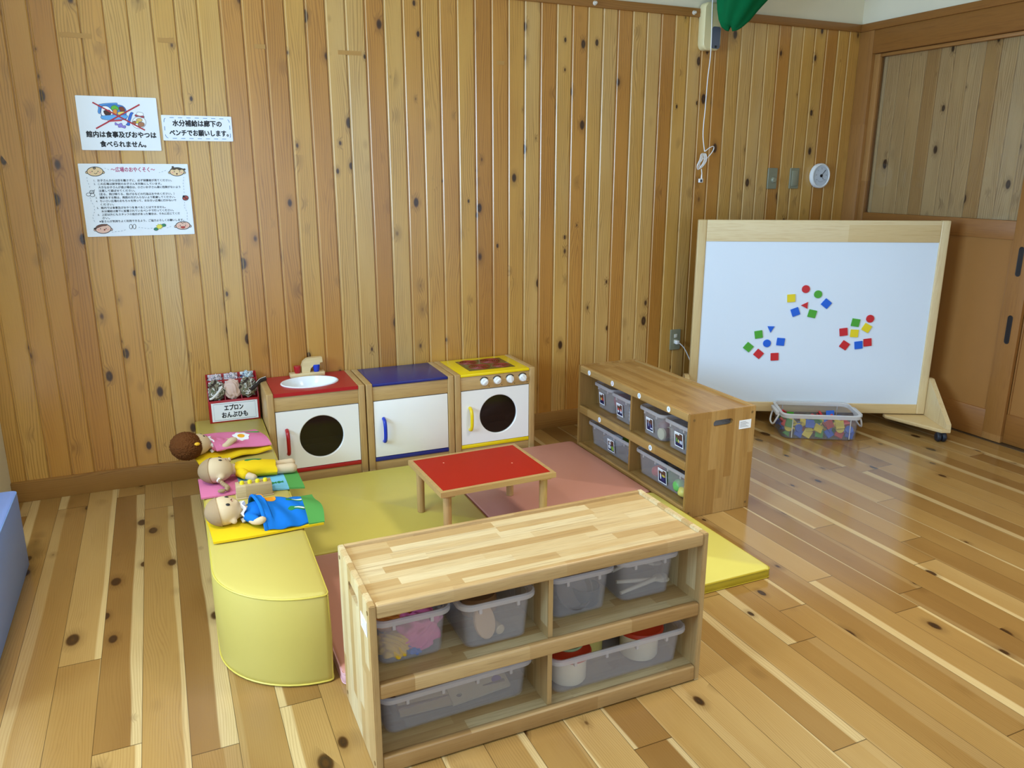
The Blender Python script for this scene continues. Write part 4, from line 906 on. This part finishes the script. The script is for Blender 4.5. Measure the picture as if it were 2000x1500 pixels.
def fmat(label, x0, x1, y0, y1, m, ms):
    t = thing('floor_mat', label, 'mat', ((x0+x1)/2, (y0+y1)/2, 0)); w, d = (x1-x0)/2, (y1-y0)/2
    def lp(k, z): return [(x, y, z) for x, y in rrect(-w+k, w-k, -d+k, d-k, .02, 4)]
    N = 14
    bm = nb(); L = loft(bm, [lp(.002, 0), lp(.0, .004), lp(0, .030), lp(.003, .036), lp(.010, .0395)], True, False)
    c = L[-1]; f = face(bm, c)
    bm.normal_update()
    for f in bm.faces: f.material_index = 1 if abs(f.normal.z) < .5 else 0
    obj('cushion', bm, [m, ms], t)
    bm = nb(); tube(bm, [Vector(p) for p in lp(.0, .0335)], .0016, 6, True); tube(bm, [Vector(p) for p in lp(.0, .003)], .0016, 6, True); obj('piping', bm, ms, t)
    return t
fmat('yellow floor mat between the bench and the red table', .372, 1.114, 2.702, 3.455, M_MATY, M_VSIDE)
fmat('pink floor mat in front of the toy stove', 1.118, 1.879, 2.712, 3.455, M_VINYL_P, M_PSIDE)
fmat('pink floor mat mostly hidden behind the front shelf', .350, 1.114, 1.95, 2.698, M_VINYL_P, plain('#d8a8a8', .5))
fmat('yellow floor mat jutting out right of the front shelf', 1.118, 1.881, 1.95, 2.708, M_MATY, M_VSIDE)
# ------------------------------------------------------------------ bench
t = thing('padded_bench', 'long yellow vinyl bench with a rounded front end along the left', 'bench', (.04, 1.99, 0), math.radians(-1.1))
BR = .272; BL = 1.80; Wb = .292
def bl(k, z):
    pts = [(BR-(BR-k)*math.cos(a), BR-(BR-k)*math.sin(a)) for a in (PI/2*i/16 for i in range(17))]
    pts += [(Wb-.014, k), (Wb-k-.004, k+.004), (Wb-k, .014+k*.5)]+[(Wb-k, BL-k), (k, BL-k)]
    return [(x, y, z) for x, y in pts]
bm = nb(); loft(bm, [bl(.006, 0), bl(.001, .006), bl(.0, .02), bl(-.003, .14), bl(0, .266), bl(.004, .276), bl(.012, .2805)]); obj('upholstery', bm, M_VINYL_Y, t)
bm = nb(); tube(bm, [Vector(p) for p in bl(.002, .273)], .0028, 6, True); tube(bm, [Vector(p) for p in bl(.0, .006)], .0028, 6, True); tube(bm, [(Wb-.004, .004, .008), (Wb-.003, .003, .14), (Wb-.004, .004, .272)], .002, 6); obj('piping', bm, plain('#cdbb4e', .4), t)
bm = nb(); t2 = thing('blue_block', 'blue vinyl soft block cut off by the left edge of the picture', 'soft block', (-.86, 2.73, 0))
def cb(k, z): return [(x, y, z) for x, y in rrect(-.307+k, .307-k, -.55+k, .412-k, .02, 4)]
loft(bm, [cb(.003, 0), cb(0, .005), cb(0, .278), cb(.004, .289), cb(.012, .293)]); obj('upholstery', bm, M_VINYL_B, t2)
bm = nb(); tube(bm, [Vector(p) for p in cb(.002, .287)], .0025, 6, True); obj('piping', bm, plain('#7aa0e0', .4), t2)

# ------------------------------------------------------------------ apron box on the bench
BT = .281
t = thing('apron_box', 'red divided organiser box with a white front label on the bench', 'organiser box', (.136, 3.712, BT), -.02)
bw_, bd, fh, bh = .222, .085, .105, .212
MR = plain('#a8121e', .3, name='red_box_plastic')
bm = nb(); box(bm, 0, bw_, 0, .004, 0, fh, .001); obj('front_panel', bm, MR, t)
bm = nb(); box(bm, 0, bw_, bd-.004, bd, 0, bh, .001); obj('back_panel', bm, MR, t)
bm = nb(); box(bm, .004, bw_-.004, .004, bd-.004, 0, .004); obj('base', bm, MR, t)
for x in (0, bw_-.004):
    bm = nb(); loft(bm, [[(xx, a, b) for a, b in ((.004, 0), (bd-.004, 0), (bd-.004, bh), (.045, .195), (.004, fh))] for xx in (x, x+.004)]); obj('side_panel', bm, MR, t)
for x in (.074, .146):
    bm = nb(); loft(bm, [[(xx, a, b) for a, b in ((.005, .004), (bd-.005, .004), (bd-.005, bh-.004), (.045, .19), (.005, fh-.01))] for xx in (x, x+.003)]); obj('divider', bm, MR, t)
bm = nb(); box(bm, .005, bw_-.005, .043, .046, .004, .19); obj('cross_divider', bm, MR, t)
lbl = bpy.data.objects.new('front_label', None)
bm = nb(); box(bm, .011, bw_-.009, -.0012, -.0002, .006, .094); fl = obj('front_label', bm, M_PAPER, t)
dr = Draw(); dr.line([(.021, .012), (bw_-.019, .012), (bw_-.019, .088), (.021, .088)], .0012, '#2a3a58', True); b_ = dr.done('label_border', fl); b_.rotation_euler = (PI/2, 0, 0); b_.location = (0, -.0012, 0)
bpy.data.objects.remove(lbl)
text(fl, 'エプロン', .108, -.0022, .030, z=.066, rot=(PI/2, 0, 0), bold=.0009, width=.082)
text(fl, 'おんぶひも', .110, -.0022, .030, z=.032, rot=(PI/2, 0, 0), bold=.0009, width=.112)
for i, (x, y, z, s_) in enumerate(((.010, .042, .170, 'おんぶひも'), (.081, .042, .170, 'エプロン'), (.152, .042, .170, 'エプロン'), (.010, .080, .196, 'おんぶひも'), (.081, .080, .196, 'エプロン'), (.152, .080, .198, 'エプロン'))):
    bm = nb(); box(bm, x, x+.058, y, y+.0008, z, z+.014); s0 = obj('slot_label', bm, M_PAPER, t); text(s0, s_, x+.029, y-.0008, .010, z=z+.007, rot=(PI/2, 0, 0), name='lettering', width=.036)
P1 = patterned('camouflage_cloth', ['#3a2c24', '#8a7f68', '#5e6246', '#d8d4cc', '#48362c'], 32); P2 = patterned('grey_print_cloth', ['#b8b0b4', '#6a6a78', '#e6dede', '#c8a8b0'], 80); P3 = patterned('teal_print_cloth', ['#d8e0e4', '#5a9aa8', '#e8e4e0', '#38466a'], 80)
def inX(x, y, z): return Matrix.Translation((.136, 3.712, BT)) @ Matrix.Rotation(-.02, 4, 'Z') @ Vector((x, y, z))
GC = 'cloths in the apron box'
cloth_lump('brown and olive printed cloth in the left front slot of the red box', P1, inX(.040, .020, .148), (.034, .020, .042), 11, GC)
cloth_lump('pale pink plain apron in the middle front slot of the red box', fabric('#dfc0b0'), inX(.110, .020, .150), (.034, .020, .045), 12, GC, amp=.22)
cloth_lump('dark olive printed cloth in the right front slot of the red box', P1, inX(.180, .020, .152), (.035, .021, .045), 13, GC)
cloth_lump('grey printed cloth in the left back slot of the red box', P2, inX(.040, .062, .17), (.032, .014, .04), 14, GC)
cloth_lump('grey blue printed cloth in the middle back slot of the red box', P2, inX(.110, .062, .17), (.032, .014, .042), 15, GC)
cloth_lump('teal and white printed cloth in the right back slot of the red box', P3, inX(.180, .062, .165), (.032, .014, .045), 16, GC)
bm = nb()
for dz, m in ((0, 0), (.006, 1)):
    pts = spline([inX(.19, .008, .14+dz), inX(.212, .0, .16+dz), inX(.235, .02, .176+dz), inX(.262, .03, .182+dz)], 6)
    for a, b in zip(pts, pts[1:]): pass
    tube(bm, pts, (.0095, .004)[m], 8, mi=m)
tag(obj('carrier_strap', bm, [plain('#2e241e', .9), plain('#d8d2c6', .9)]), 'dark strap with white edging sticking out right of the red box', 'strap')
pts = spline([inX(.008, -.006, .118), inX(.02, -.010, .122), inX(.045, -.010, .145), inX(.066, -.004, .172)], 6)
bm = nb(); tube(bm, pts, .005, 8); tag(obj('carrier_strap', bm, plain('#e6e2da', .9)), 'white strap curling over the left front slot of the red box', 'strap')

# ------------------------------------------------------------------ dolls, blankets, toy on the bench
SKIN = fabric('#d6bd98', .08); HAIRB = fabric('#a88c6a', .12, 500)
def drape(bm, x0, x1, y0, y1, zf, nx=26, ny=18, th=.004, mi=lambda u: 0, warp=None):
    top = []; bot = []
    for i in range(nx+1):
        a, b = [], []
        for j in range(ny+1):
            u, v = i/nx, j/ny; x = x0+(x1-x0)*u; y = y0+(y1-y0)*v
            if warp: x, y = warp(u, v, x, y)
            z = zf(u, v); a.append(bm.verts.new((x, y, z+th))); b.append(bm.verts.new((x, y, z)))
        top.append(a); bot.append(b)
    for i in range(nx):
        for j in range(ny):
            m = mi((i+.5)/nx); face(bm, (top[i][j], top[i+1][j], top[i+1][j+1], top[i][j+1]), m); face(bm, (bot[i][j], bot[i][j+1], bot[i+1][j+1], bot[i+1][j]), m)
    for j in range(ny): face(bm, (top[0][j], top[0][j+1], bot[0][j+1], bot[0][j])); face(bm, (top[nx][j+1], top[nx][j], bot[nx][j], bot[nx][j+1]), mi(.99))
    for i in range(nx): face(bm, (top[i+1][0], top[i][0], bot[i][0], bot[i+1][0]), mi((i+.5)/nx)); face(bm, (top[i][ny], top[i+1][ny], bot[i+1][ny], bot[i][ny]), mi((i+.5)/nx))
def capsule(bm, pts, r):
    tube(bm, spline(pts, 5), r, 12)
    for p, k in ((pts[0], 0), (pts[-1], 1)):
        rr = r(k) if callable(r) else r; ball(bm, p, (rr, rr, rr), 2)
def surf(c, r, px, py, k=1.0):   # point on an ellipsoid's upper surface
    dx, dy = (px-c[0])/r[0], (py-c[1])/r[1]; return Vector((px, py, c[2]+r[2]*math.sqrt(max(0, 1-dx*dx-dy*dy))*k))
def onface(t, name, c, r, px, py, rx, ry, mat, lift=.0012):
    p = surf(c, r, px, py); n = Vector(((p.x-c[0])/r[0]**2, (p.y-c[1])/r[1]**2, (p.z-c[2])/r[2]**2)).normalized()
    bm = nb(); ball(bm, (0, 0, 0), (rx, ry, .0018), 2); o = obj(name, bm, mat, t); q = n.to_track_quat('Z', 'X')
    o.rotation_mode = 'QUATERNION'; X = Vector((1, 0, 0)); X = (X-n*X.dot(n)).normalized(); Y = n.cross(X)
    o.rotation_quaternion = Matrix((X, Y, n)).transposed().to_quaternion(); o.location = p+n*lift*.3; return o
def bumpz(v, c, w): return max(0, 1-((v-c)/w)**2)**.6
# pads / blankets
YC = fabric('#e8c01c'); PKC = fabric('#dd7ba2'); BLC = fabric('#1670c8'); GRC = fabric('#56994a'); LBC = fabric('#78bcd8')
# doll 3 (front): brown cap-haired doll under a blue cover
t = thing('doll_quilt', 'bright yellow and blue doll quilt with an orange tulip, nearest on the bench', 'doll quilt', (.05, 2.412, BT), 0)
bm = nb(); drape(bm, 0, .352, 0, .215, lambda u, v: .004+.012*bumpz(v, .5, .5)*(.6+.4*math.sin(u*7)), th=.007, warp=lambda u, v, x, y: (x+.012*(1-u)*(1-v), y-.004*math.sin(u*5)-.0+.02*u*v*0)); obj('pad', bm, YC, t)
def zc(u, v):
    e = bumpz(v, .52, .50); return .014+.058*e*(1-.55*u)+.003*math.sin(9*v+5*u)+.012*(u < .12)*e
bm = nb(); drape(bm, .152, .304, .012, .212, lambda u, v: zc(u*.7, v)+.0025*math.sin(14*u+9*v), 24, 22, warp=lambda u, v, x, y: (x+.022*(1-v)*(1-u)-.006*v*(1-u), y-.012*math.sin(u*3.1)*(1-v))); cv = obj('cover', bm, BLC, t)
bm = nb(); drape(bm, .304, .355, .006, .216, lambda u, v: zc(.7+u*.3, v), 10, 22, warp=lambda u, v, x, y: (x+.006*math.sin(v*6)*u, y)); obj('foot_band', bm, GRC, t)
bm = nb()
fold = [[(.172-.028*v+rr*.006*math.cos(a), .010+.2*v, zc(.02, v)+.004+.0055*math.sin(a)) for a in (2*PI*i/10 for i in range(10)) for rr in (1,)] for v in (k/18 for k in range(19))]
loft(bm, fold); obj('turned_edge', bm, BLC, cv)
from mathutils.bvhtree import BVHTree
def patch(parent, name, pts, mat, z_add, x0, y0, sx, sy):
    """a felt patch sewn on a cloth part : laid down on its surface"""
    pm = parent.data; tree = BVHTree.FromPolygons([v.co for v in pm.vertices], [list(p.vertices) for p in pm.polygons])
    off = parent.location; bm = nb()
    fine = [(p.x, p.y) for p in spline([(a, b, 0) for a, b in pts], 4, True)]
    cx = sum(p[0] for p in fine)/len(fine); cy = sum(p[1] for p in fine)/len(fine)
    rings = [[Vector((x0+(cx+(p[0]-cx)*k)*sx, y0+(cy+(p[1]-cy)*k)*sy, 0)) for p in fine] for k in (.02, .25, .5, .75, 1)]
    for R_ in rings:
        for p in R_:
            h = tree.ray_cast(Vector((p.x, p.y, 1)), Vector((0, 0, -1)))
            p.z = (h[0].z if h[0] else .01)+.0012+z_add
    low = [Vector((p.x, p.y, p.z-.0016)) for p in rings[-1]]
    loft(bm, rings+[low], True, False); return obj(name, bm, mat, parent, ang=80)
patch(cv, 'tulip_patch', [(0, .3), (.1, 0), (.6, -.1), (1, .2), (1, .7), (.6, 1.0), (.1, .95), (-.35, 1.05), (-.1, .75), (-.4, .6), (-.1, .5)], plain('#f0a020', .9), 0, .178, .118, .042, .055)
for y in (.055, .105):
    patch(cv, 'leaf_patch', [(0, .5), (.2, .1), (.5, .25), (1, .1), (1, .9), (.5, .75), (.2, .95)], plain('#1f7a3c', .9), 0, .250, y, .05, .022)
    patch(cv, 'white_stripe', [(0, .5), (1, .2), (1, .8)], plain('#eef2ee', .9), .0008, .270, y+.006, .033, .011)
def doll(label, loc, rz=0): return thing('cloth_doll', label, 'doll', loc, rz)
t = doll('cloth doll with short light brown hair tucked under the blue quilt', (.05, 2.52, BT+.018))
hc, hr = (.055, 0, .046), (.056, .056, .046)
bm = nb(); ball(bm, hc, hr, 3); capsule(bm, [(.10, 0, .036), (.13, 0, .030)], .020); ball(bm, (.17, 0, .026), (.06, .045, .024), 3)
capsule(bm, [(.125, -.035, .028), (.140, -.066, .022), (.160, -.082, .026)], .0125); ball(bm, (.163, -.084, .030), (.015, .012, .013), 2); capsule(bm, [(.125, .035, .028), (.17, .055, .018), (.19, .055, .016)], .0125)
for y in (-.022, .022): capsule(bm, [(.20, y, .018), (.29, y, .016)], .0135)
ball(bm, (.082, -.048, .024), (.011, .009, .010), 2); ball(bm, (.082, .050, .026), (.013, .010, .012), 2)
ball(bm, (.094, -.012, .074), (.010, .011, .008), 2)
obj('doll_body', bm, SKIN, t, fuse=.0045)
def hair_cap(t, hc, hr, cut, mat, tilt=0):
    bm = nb(); ball(bm, hc, tuple(r*1.045 for r in hr), 4)
    geom = bm.verts[:]+bm.edges[:]+bm.faces[:]
    bmesh.ops.bisect_plane(bm, geom=geom, plane_co=(hc[0]+cut, hc[1], hc[2]), plane_no=Vector((math.cos(tilt), math.sin(tilt)*.5, .15)), clear_outer=True)
    bmesh.ops.holes_fill(bm, edges=[e for e in bm.edges if e.is_boundary]); return obj('hair', bm, mat, t)
hair_cap(t, hc, hr, -.014, HAIRB)
for y in (-.019, .019): onface(t, 'eye', hc, hr, .068, y-.017, .0068, .0048, M_BLACK)
onface(t, 'nose', hc, hr, .080, -.015, .0022, .003, plain('#5a3a2a', .8)); 
bm = nb(); tube(bm, [surf(hc, hr, .083-.003*math.cos(a*1.5), -.015+.007*a, 1.012) for a in (-1, -.6, -.2, .2, .6, 1)], .0011, 6); obj('mouth', bm, plain('#a06050', .8), t)
def collar(t, x, r, cz, mat, n=40):
    bm = nb(); loft(bm, [[(x+k*.004+.005*math.sin(6*a), rr*(1.25)*math.cos(a), cz+rr*math.sin(a)) for a in (2*PI*i/n for i in range(n))] for k, rr in ((0, r*.75), (1, r*1.15), (2.2, r*1.15), (3, r*.75))], False, False); return obj('collar', bm, mat, t)
collar(t, .108, .030, .032, fabric('#eef0f6', .03))
bm = nb(); ball(bm, (.155, 0, .027), (.045, .052, .029), 3); capsule(bm, [(.125, -.035, .028), (.146, -.066, .024)], .0165); obj('shirt', bm, BLC, t, fuse=.0045)
# wooden pop-up toy
t = thing('peg_toy', 'small wooden box toy with four yellow pegs, between two dolls', 'peg toy', (.163, 2.752, BT), -.02)
bm = nb(); box(bm, 0, .122, 0, .055, .004, .046, .002); obj('toy_body', bm, M_TOY, t)
bm = nb(); box(bm, -.002, .126, -.004, .058, 0, .004, .001); obj('toy_base', bm, M_TOY, t)
for i in range(4):
    bm = nb(); lathe(bm, [(.0075, .046), (.0078, .053), (.006, .057), (.0005, .058)], c=(.022+i*.0265, .026, 0), seg=16); obj('peg', bm, plain('#f0dc18', .4), t)
bm = nb(); box(bm, .012, .030, .038, .046, .046, .0475); obj('red_mark', bm, plain('#a83a2a', .5), t)
# middle quilt and doll
t = thing('doll_quilt', 'pink doll quilt with light blue and green ends, under the yellow-dressed doll', 'doll quilt', (.047, 2.80, BT))
def w2(u, v, x, y): return (x+.01*u*v, y+.055*v*u*0-.052*u+.0)
bm = nb(); drape(bm, 0, .135, 0, .19, lambda u, v: .002+.004*bumpz(v, .5, .5), 14, 14, th=.006, warp=lambda u, v, x, y: (x, y-.0)); obj('pad', bm, PKC, t)
bm = nb(); drape(bm, .135, .298, 0, .185, lambda u, v: .002+.004*bumpz(v, .5, .5), 14, 14, th=.007, warp=lambda u, v, x, y: (x, y-.03*u)); ct = obj('blue_panel', bm, LBC, t)
bm = nb(); drape(bm, .298, .352, 0, .18, lambda u, v: .003+.003*bumpz(v, .5, .5)-.002*u, 8, 14, th=.007, warp=lambda u, v, x, y: (x, y-.03-.012*u)); obj('foot_band', bm, GRC, t)
for s in (-1, 1): patch(ct, 'leaf_patch', [(0, .5), (.3, 0), (.7, .3), (1, .1), (1, .9), (.7, .7), (.3, 1)], plain('#1f7a3c', .9), 0, .252+s*.012, .018, .022, .02)
t = doll('cloth doll in a yellow dress with a braid, lying in the middle', (.05, 2.945, BT+.012), -.02)
hc, hr = (.060, -.018, .046), (.060, .056, .046)
bm = nb(); ball(bm, hc, hr, 3); capsule(bm, [(.105, -.005, .038), (.14, 0, .032)], .021); ball(bm, (.19, -.005, .03), (.07, .045, .026), 3)
capsule(bm, [(.15, -.035, .032), (.162, -.060, .026), (.185, -.078, .020)], .0145); capsule(bm, [(.15, .035, .030), (.18, .06, .02), (.20, .065, .018)], .0145)
capsule(bm, [(.24, -.026, .022), (.33, -.032, .020)], lambda k: .017+.003*k); capsule(bm, [(.24, .018, .022), (.335, .025, .022)], .016)
ball(bm, (.112, .038, .06), (.008, .010, .012), 2); ball(bm, (.075, -.072, .036), (.014, .011, .012), 2); ball(bm, (.100, .0, .076), (.009, .010, .007), 2)
obj('doll_body', bm, SKIN, t, fuse=.0045)
hair_cap(t, hc, hr, -.012, HAIRB, -.5)
for y in (-.034, .000): onface(t, 'eye', hc, hr, .078, y, .0066, .0045, M_BLACK)
bm = nb(); tube(bm, [surf(hc, hr, .096+.003*a*a, -.012+.011*a, 1.01) for a in (-1, -.5, 0, .5, 1)], .001, 6); obj('mouth', bm, plain('#a06050', .8), t)
bm = nb(); pth = spline([(.065, -.075, .03), (.080, -.094, .016), (.092, -.112, .010), (.088, -.128, .009)], 6)
for i, p in enumerate(pth[::2]): ball(bm, p, (.0095, .008, .0075), 2, Matrix.Rotation(i*.9, 3, 'Z'))
ball(bm, pth[-1]+Vector((-.018, -.010, 0)), (.014, .009, .007), 2); obj('braid', bm, HAIRB, t)
bm = nb(); cyl(bm, (.066, -.074, .028), (.069, -.08, .026), .010, seg=12); obj('braid_tie', bm, plain('#f2f2f2', .8), t)
bm = nb(); lo = []
for x, w, h, z in ((.128, .030, .024, .032), (.14, .048, .028, .031), (.17, .050, .031, .031), (.205, .046, .031, .030), (.24, .050, .028, .026), (.272, .054, .025, .023)):
    lo.append([(x+.002*math.sin(5*a), -.004+w*(1+.04*math.sin(7*a+x*40))*math.cos(a), z+h*math.sin(a)) for a in (2*PI*i/32 for i in range(32))])
loft(bm, lo); capsule(bm, [(.148, -.036, .032), (.158, -.056, .028)], .0185); ds = obj('dress', bm, YC, t)
patch(ds, 'green_motif', [(0, .4), (.15, 0), (.5, .2), (.8, 0), (1, .45), (.85, .9), (.5, 1), (.2, .85)], plain('#1f7a3c', .9), 0, .163, -.006, .062, .030)
# back quilt and doll
t = thing('doll_quilt', 'pink and yellow doll quilt with a white daisy, farthest on the bench', 'doll quilt', (.065, 3.15, BT), .20)
bm = nb(); drape(bm, -.005, .285, 0, .27, lambda u, v: .003+.010*bumpz(v, .45, .5)+.006*(1-v)*math.sin(u*8)**2, th=.006); obj('pad', bm, YC, t)
def zp(u, v): e = bumpz(v, .47, .55); return .014+.056*e*(1-.5*u)+.003*math.sin(8*v+6*u)
bm = nb(); drape(bm, .072, .290, .025, .255, zp, 24, 22, warp=lambda u, v, x, y: (x-.018*v*(1-u), y+.02*math.sin(u*4)*(1-v)*.4)); cv = obj('cover', bm, PKC, t)
patch(cv, 'green_stem', [(0, .2), (1, 0), (1, .7), (0, 1)], plain('#4fae4a', .9), 0, .235, .155, .05, .035)
patch(cv, 'daisy_patch', [(.5+(.5 if i % 2 == 0 else .41)*math.cos(i*PI/7), .5+(.5 if i % 2 == 0 else .41)*math.sin(i*PI/7)) for i in range(14)], plain('#f4f4f6', .9), .0005, .160, .070, .070, .080)
patch(cv, 'daisy_centre', ell(.5, .5, .5, .5, 14), plain('#f0a818', .9), 0.0012, .181, .094, .028, .032)
t = doll('cloth doll with curly dark brown hair tucked under the pink quilt', (-.015, 3.232, BT+.014), .26)
hc, hr = (.075, -.005, .046), (.056, .052, .044)
bm = nb(); ball(bm, hc, hr, 3); capsule(bm, [(.11, 0, .036), (.14, 0, .03)], .019); ball(bm, (.18, 0, .026), (.06, .042, .022), 3)
capsule(bm, [(.14, -.035, .03), (.165, -.058, .03), (.20, -.050, .048)], .014); ball(bm, (.205, -.049, .05), (.022, .015, .013), 2)
for y in (-.02, .02): capsule(bm, [(.21, y, .018), (.30, y, .016)], .0135)
obj('doll_body', bm, SKIN, t, fuse=.0045)
bm = nb(); ball(bm, (.036, -.008, .050), (.060, .074, .054), 6, None, .055, 60, 3); obj('hair', bm, plain('#6a3d1c', .95, .1, 1., 300, 'curly_brown_hair', .3), t, ang=180)
bm = nb()
for a, b in ((0, 0), (.015, .011), (.013, -.012)): ball(bm, (.046+a, -.058+b, .074-abs(b)*.3), (.012, .010, .007), 2)
obj('hair_clip', bm, plain('#f0b820', .6), t)
for y in (-.022, .016): onface(t, 'eye', hc, hr, .103, y, .0045, .0032, M_BLACK)
bm = nb(); tube(bm, [surf(hc, hr, .116+.002*a*a, -.004+.010*a, 1.01) for a in (-1, -.5, 0, .5, 1)], .001, 6); obj('mouth', bm, plain('#a06050', .8), t)
collar(t, .125, .030, .032, fabric('#f2eef4', .03))
bm = nb(); ball(bm, (.165, 0, .028), (.035, .045, .027), 3); capsule(bm, [(.14, -.035, .03), (.155, -.052, .03)], .017); obj('shirt', bm, PKC, t, fuse=.0045)

# ------------------------------------------------------------------ clear box of magnet blocks
bx_ang = math.atan2(-.20, .345)
BXL = Vector((2.985, 3.115, 0)); t = thing('block_box', 'clear plastic carry box full of coloured blocks on the floor by the whiteboard', 'storage box', BXL, bx_ang)
bw, bdp, bhh = .40, .255, .142
def lq(k, z, r=.04): return [(x, y, z) for x, y in rrect(k, bw-k, k, bdp-k, r, 5)]
bm = nb(); loft(bm, [lq(.010, 0), lq(.006, .004), lq(0, bhh-.02), lq(.0022, bhh-.02), lq(.008, .006), lq(.012, .003)]); obj('box_body', bm, M_CLEAR, t)
bm = nb(); loft(bm, [lq(.002, bhh-.022), lq(-.008, bhh-.022), lq(-.010, bhh-.003), lq(-.006, bhh), lq(.003, bhh), lq(.004, bhh-.004), lq(.0025, bhh-.022), lq(.002, bhh-.022)], False, False)
for x in (.05, .35):
    box(bm, x-.002, x+.002, -.003, .001, .01, bhh-.02)
for x in (.05, .35): box(bm, x-.002, x+.002, bdp-.001, bdp+.003, .01, bhh-.02)
for i in range(6): box(bm, .075+i*.05-.001, .075+i*.05+.001, -.0085, -.0005, bhh-.02, bhh-.002)
obj('rim', bm, M_CLEAR2, t)
for s in (0, 1):
    x = -.012 if s == 0 else bw+.012; sg = -1 if s == 0 else 1
    bm = nb(); box(bm, min(x-sg*.006, x+sg*.016), max(x-sg*.006, x+sg*.016), .06, bdp-.06, bhh-.026, bhh-.006, .004); obj('latch', bm, M_CLEAR2, t)
    bm = nb(); y0, y1 = .055, bdp-.075; drop = .075
    tube(bm, spline([(x, y0, bhh-.02), (x+sg*.012, y0+.004, bhh-.05), (x+sg*.022, y0+.03, bhh-drop-.008), (x+sg*.022, y1-.03, bhh-drop-.008), (x+sg*.012, y1-.004, bhh-.05), (x, y1, bhh-.02)], 5), .0048, 8); obj('handle', bm, plain('#e8eaea', .4), t)
rnd = random.Random(5); BM = Matrix.Translation(BXL) @ Matrix.Rotation(bx_ang, 4, 'Z')
TEMPL = {}
shapes = 'sscstsst'; cols = 'rbgy'
n_ = 0
for lay in range(3):
    nx, ny = 7, 4
    for i in range(nx):
        for j in range(ny):
            if lay == 2 and rnd.random() < .45: continue
            s = rnd.choice(shapes); c = rnd.choice(cols)
            if (s, c) not in TEMPL:
                bm = nb(); prism(bm, tile_pts(s, .0215), -.006, .006, bev=.0012); TEMPL[(s, c)] = obj('magnet_tile', bm, TC[c]); o = TEMPL[(s, c)]
            else: o = TEMPL[(s, c)].copy(); C.objects.link(o)
            tilt = rnd.uniform(.3, 1.25)*(1 if j else 1); az = rnd.uniform(0, 6.28)
            if j == 0: az = rnd.uniform(-.5, .5); tilt = rnd.uniform(.9, 1.4)
            x = .038+i*(bw-.076)/(nx-1)+rnd.uniform(-.005, .005); y = .034+j*(bdp-.068)/(ny-1); z = .027+lay*.027+rnd.uniform(-.002, .003)
            o.matrix_world = BM @ Matrix.Translation((x, y, z)) @ Matrix.Rotation(az, 4, 'Z') @ Matrix.Rotation(tilt, 4, 'X') @ Matrix.Rotation(rnd.uniform(0, 6), 4, 'Z')
            tag(o, TN[c]+' '+SN[s]+' magnet tile lying in the clear plastic box', 'magnet', 'magnet tiles in the clear box'); n_ += 1
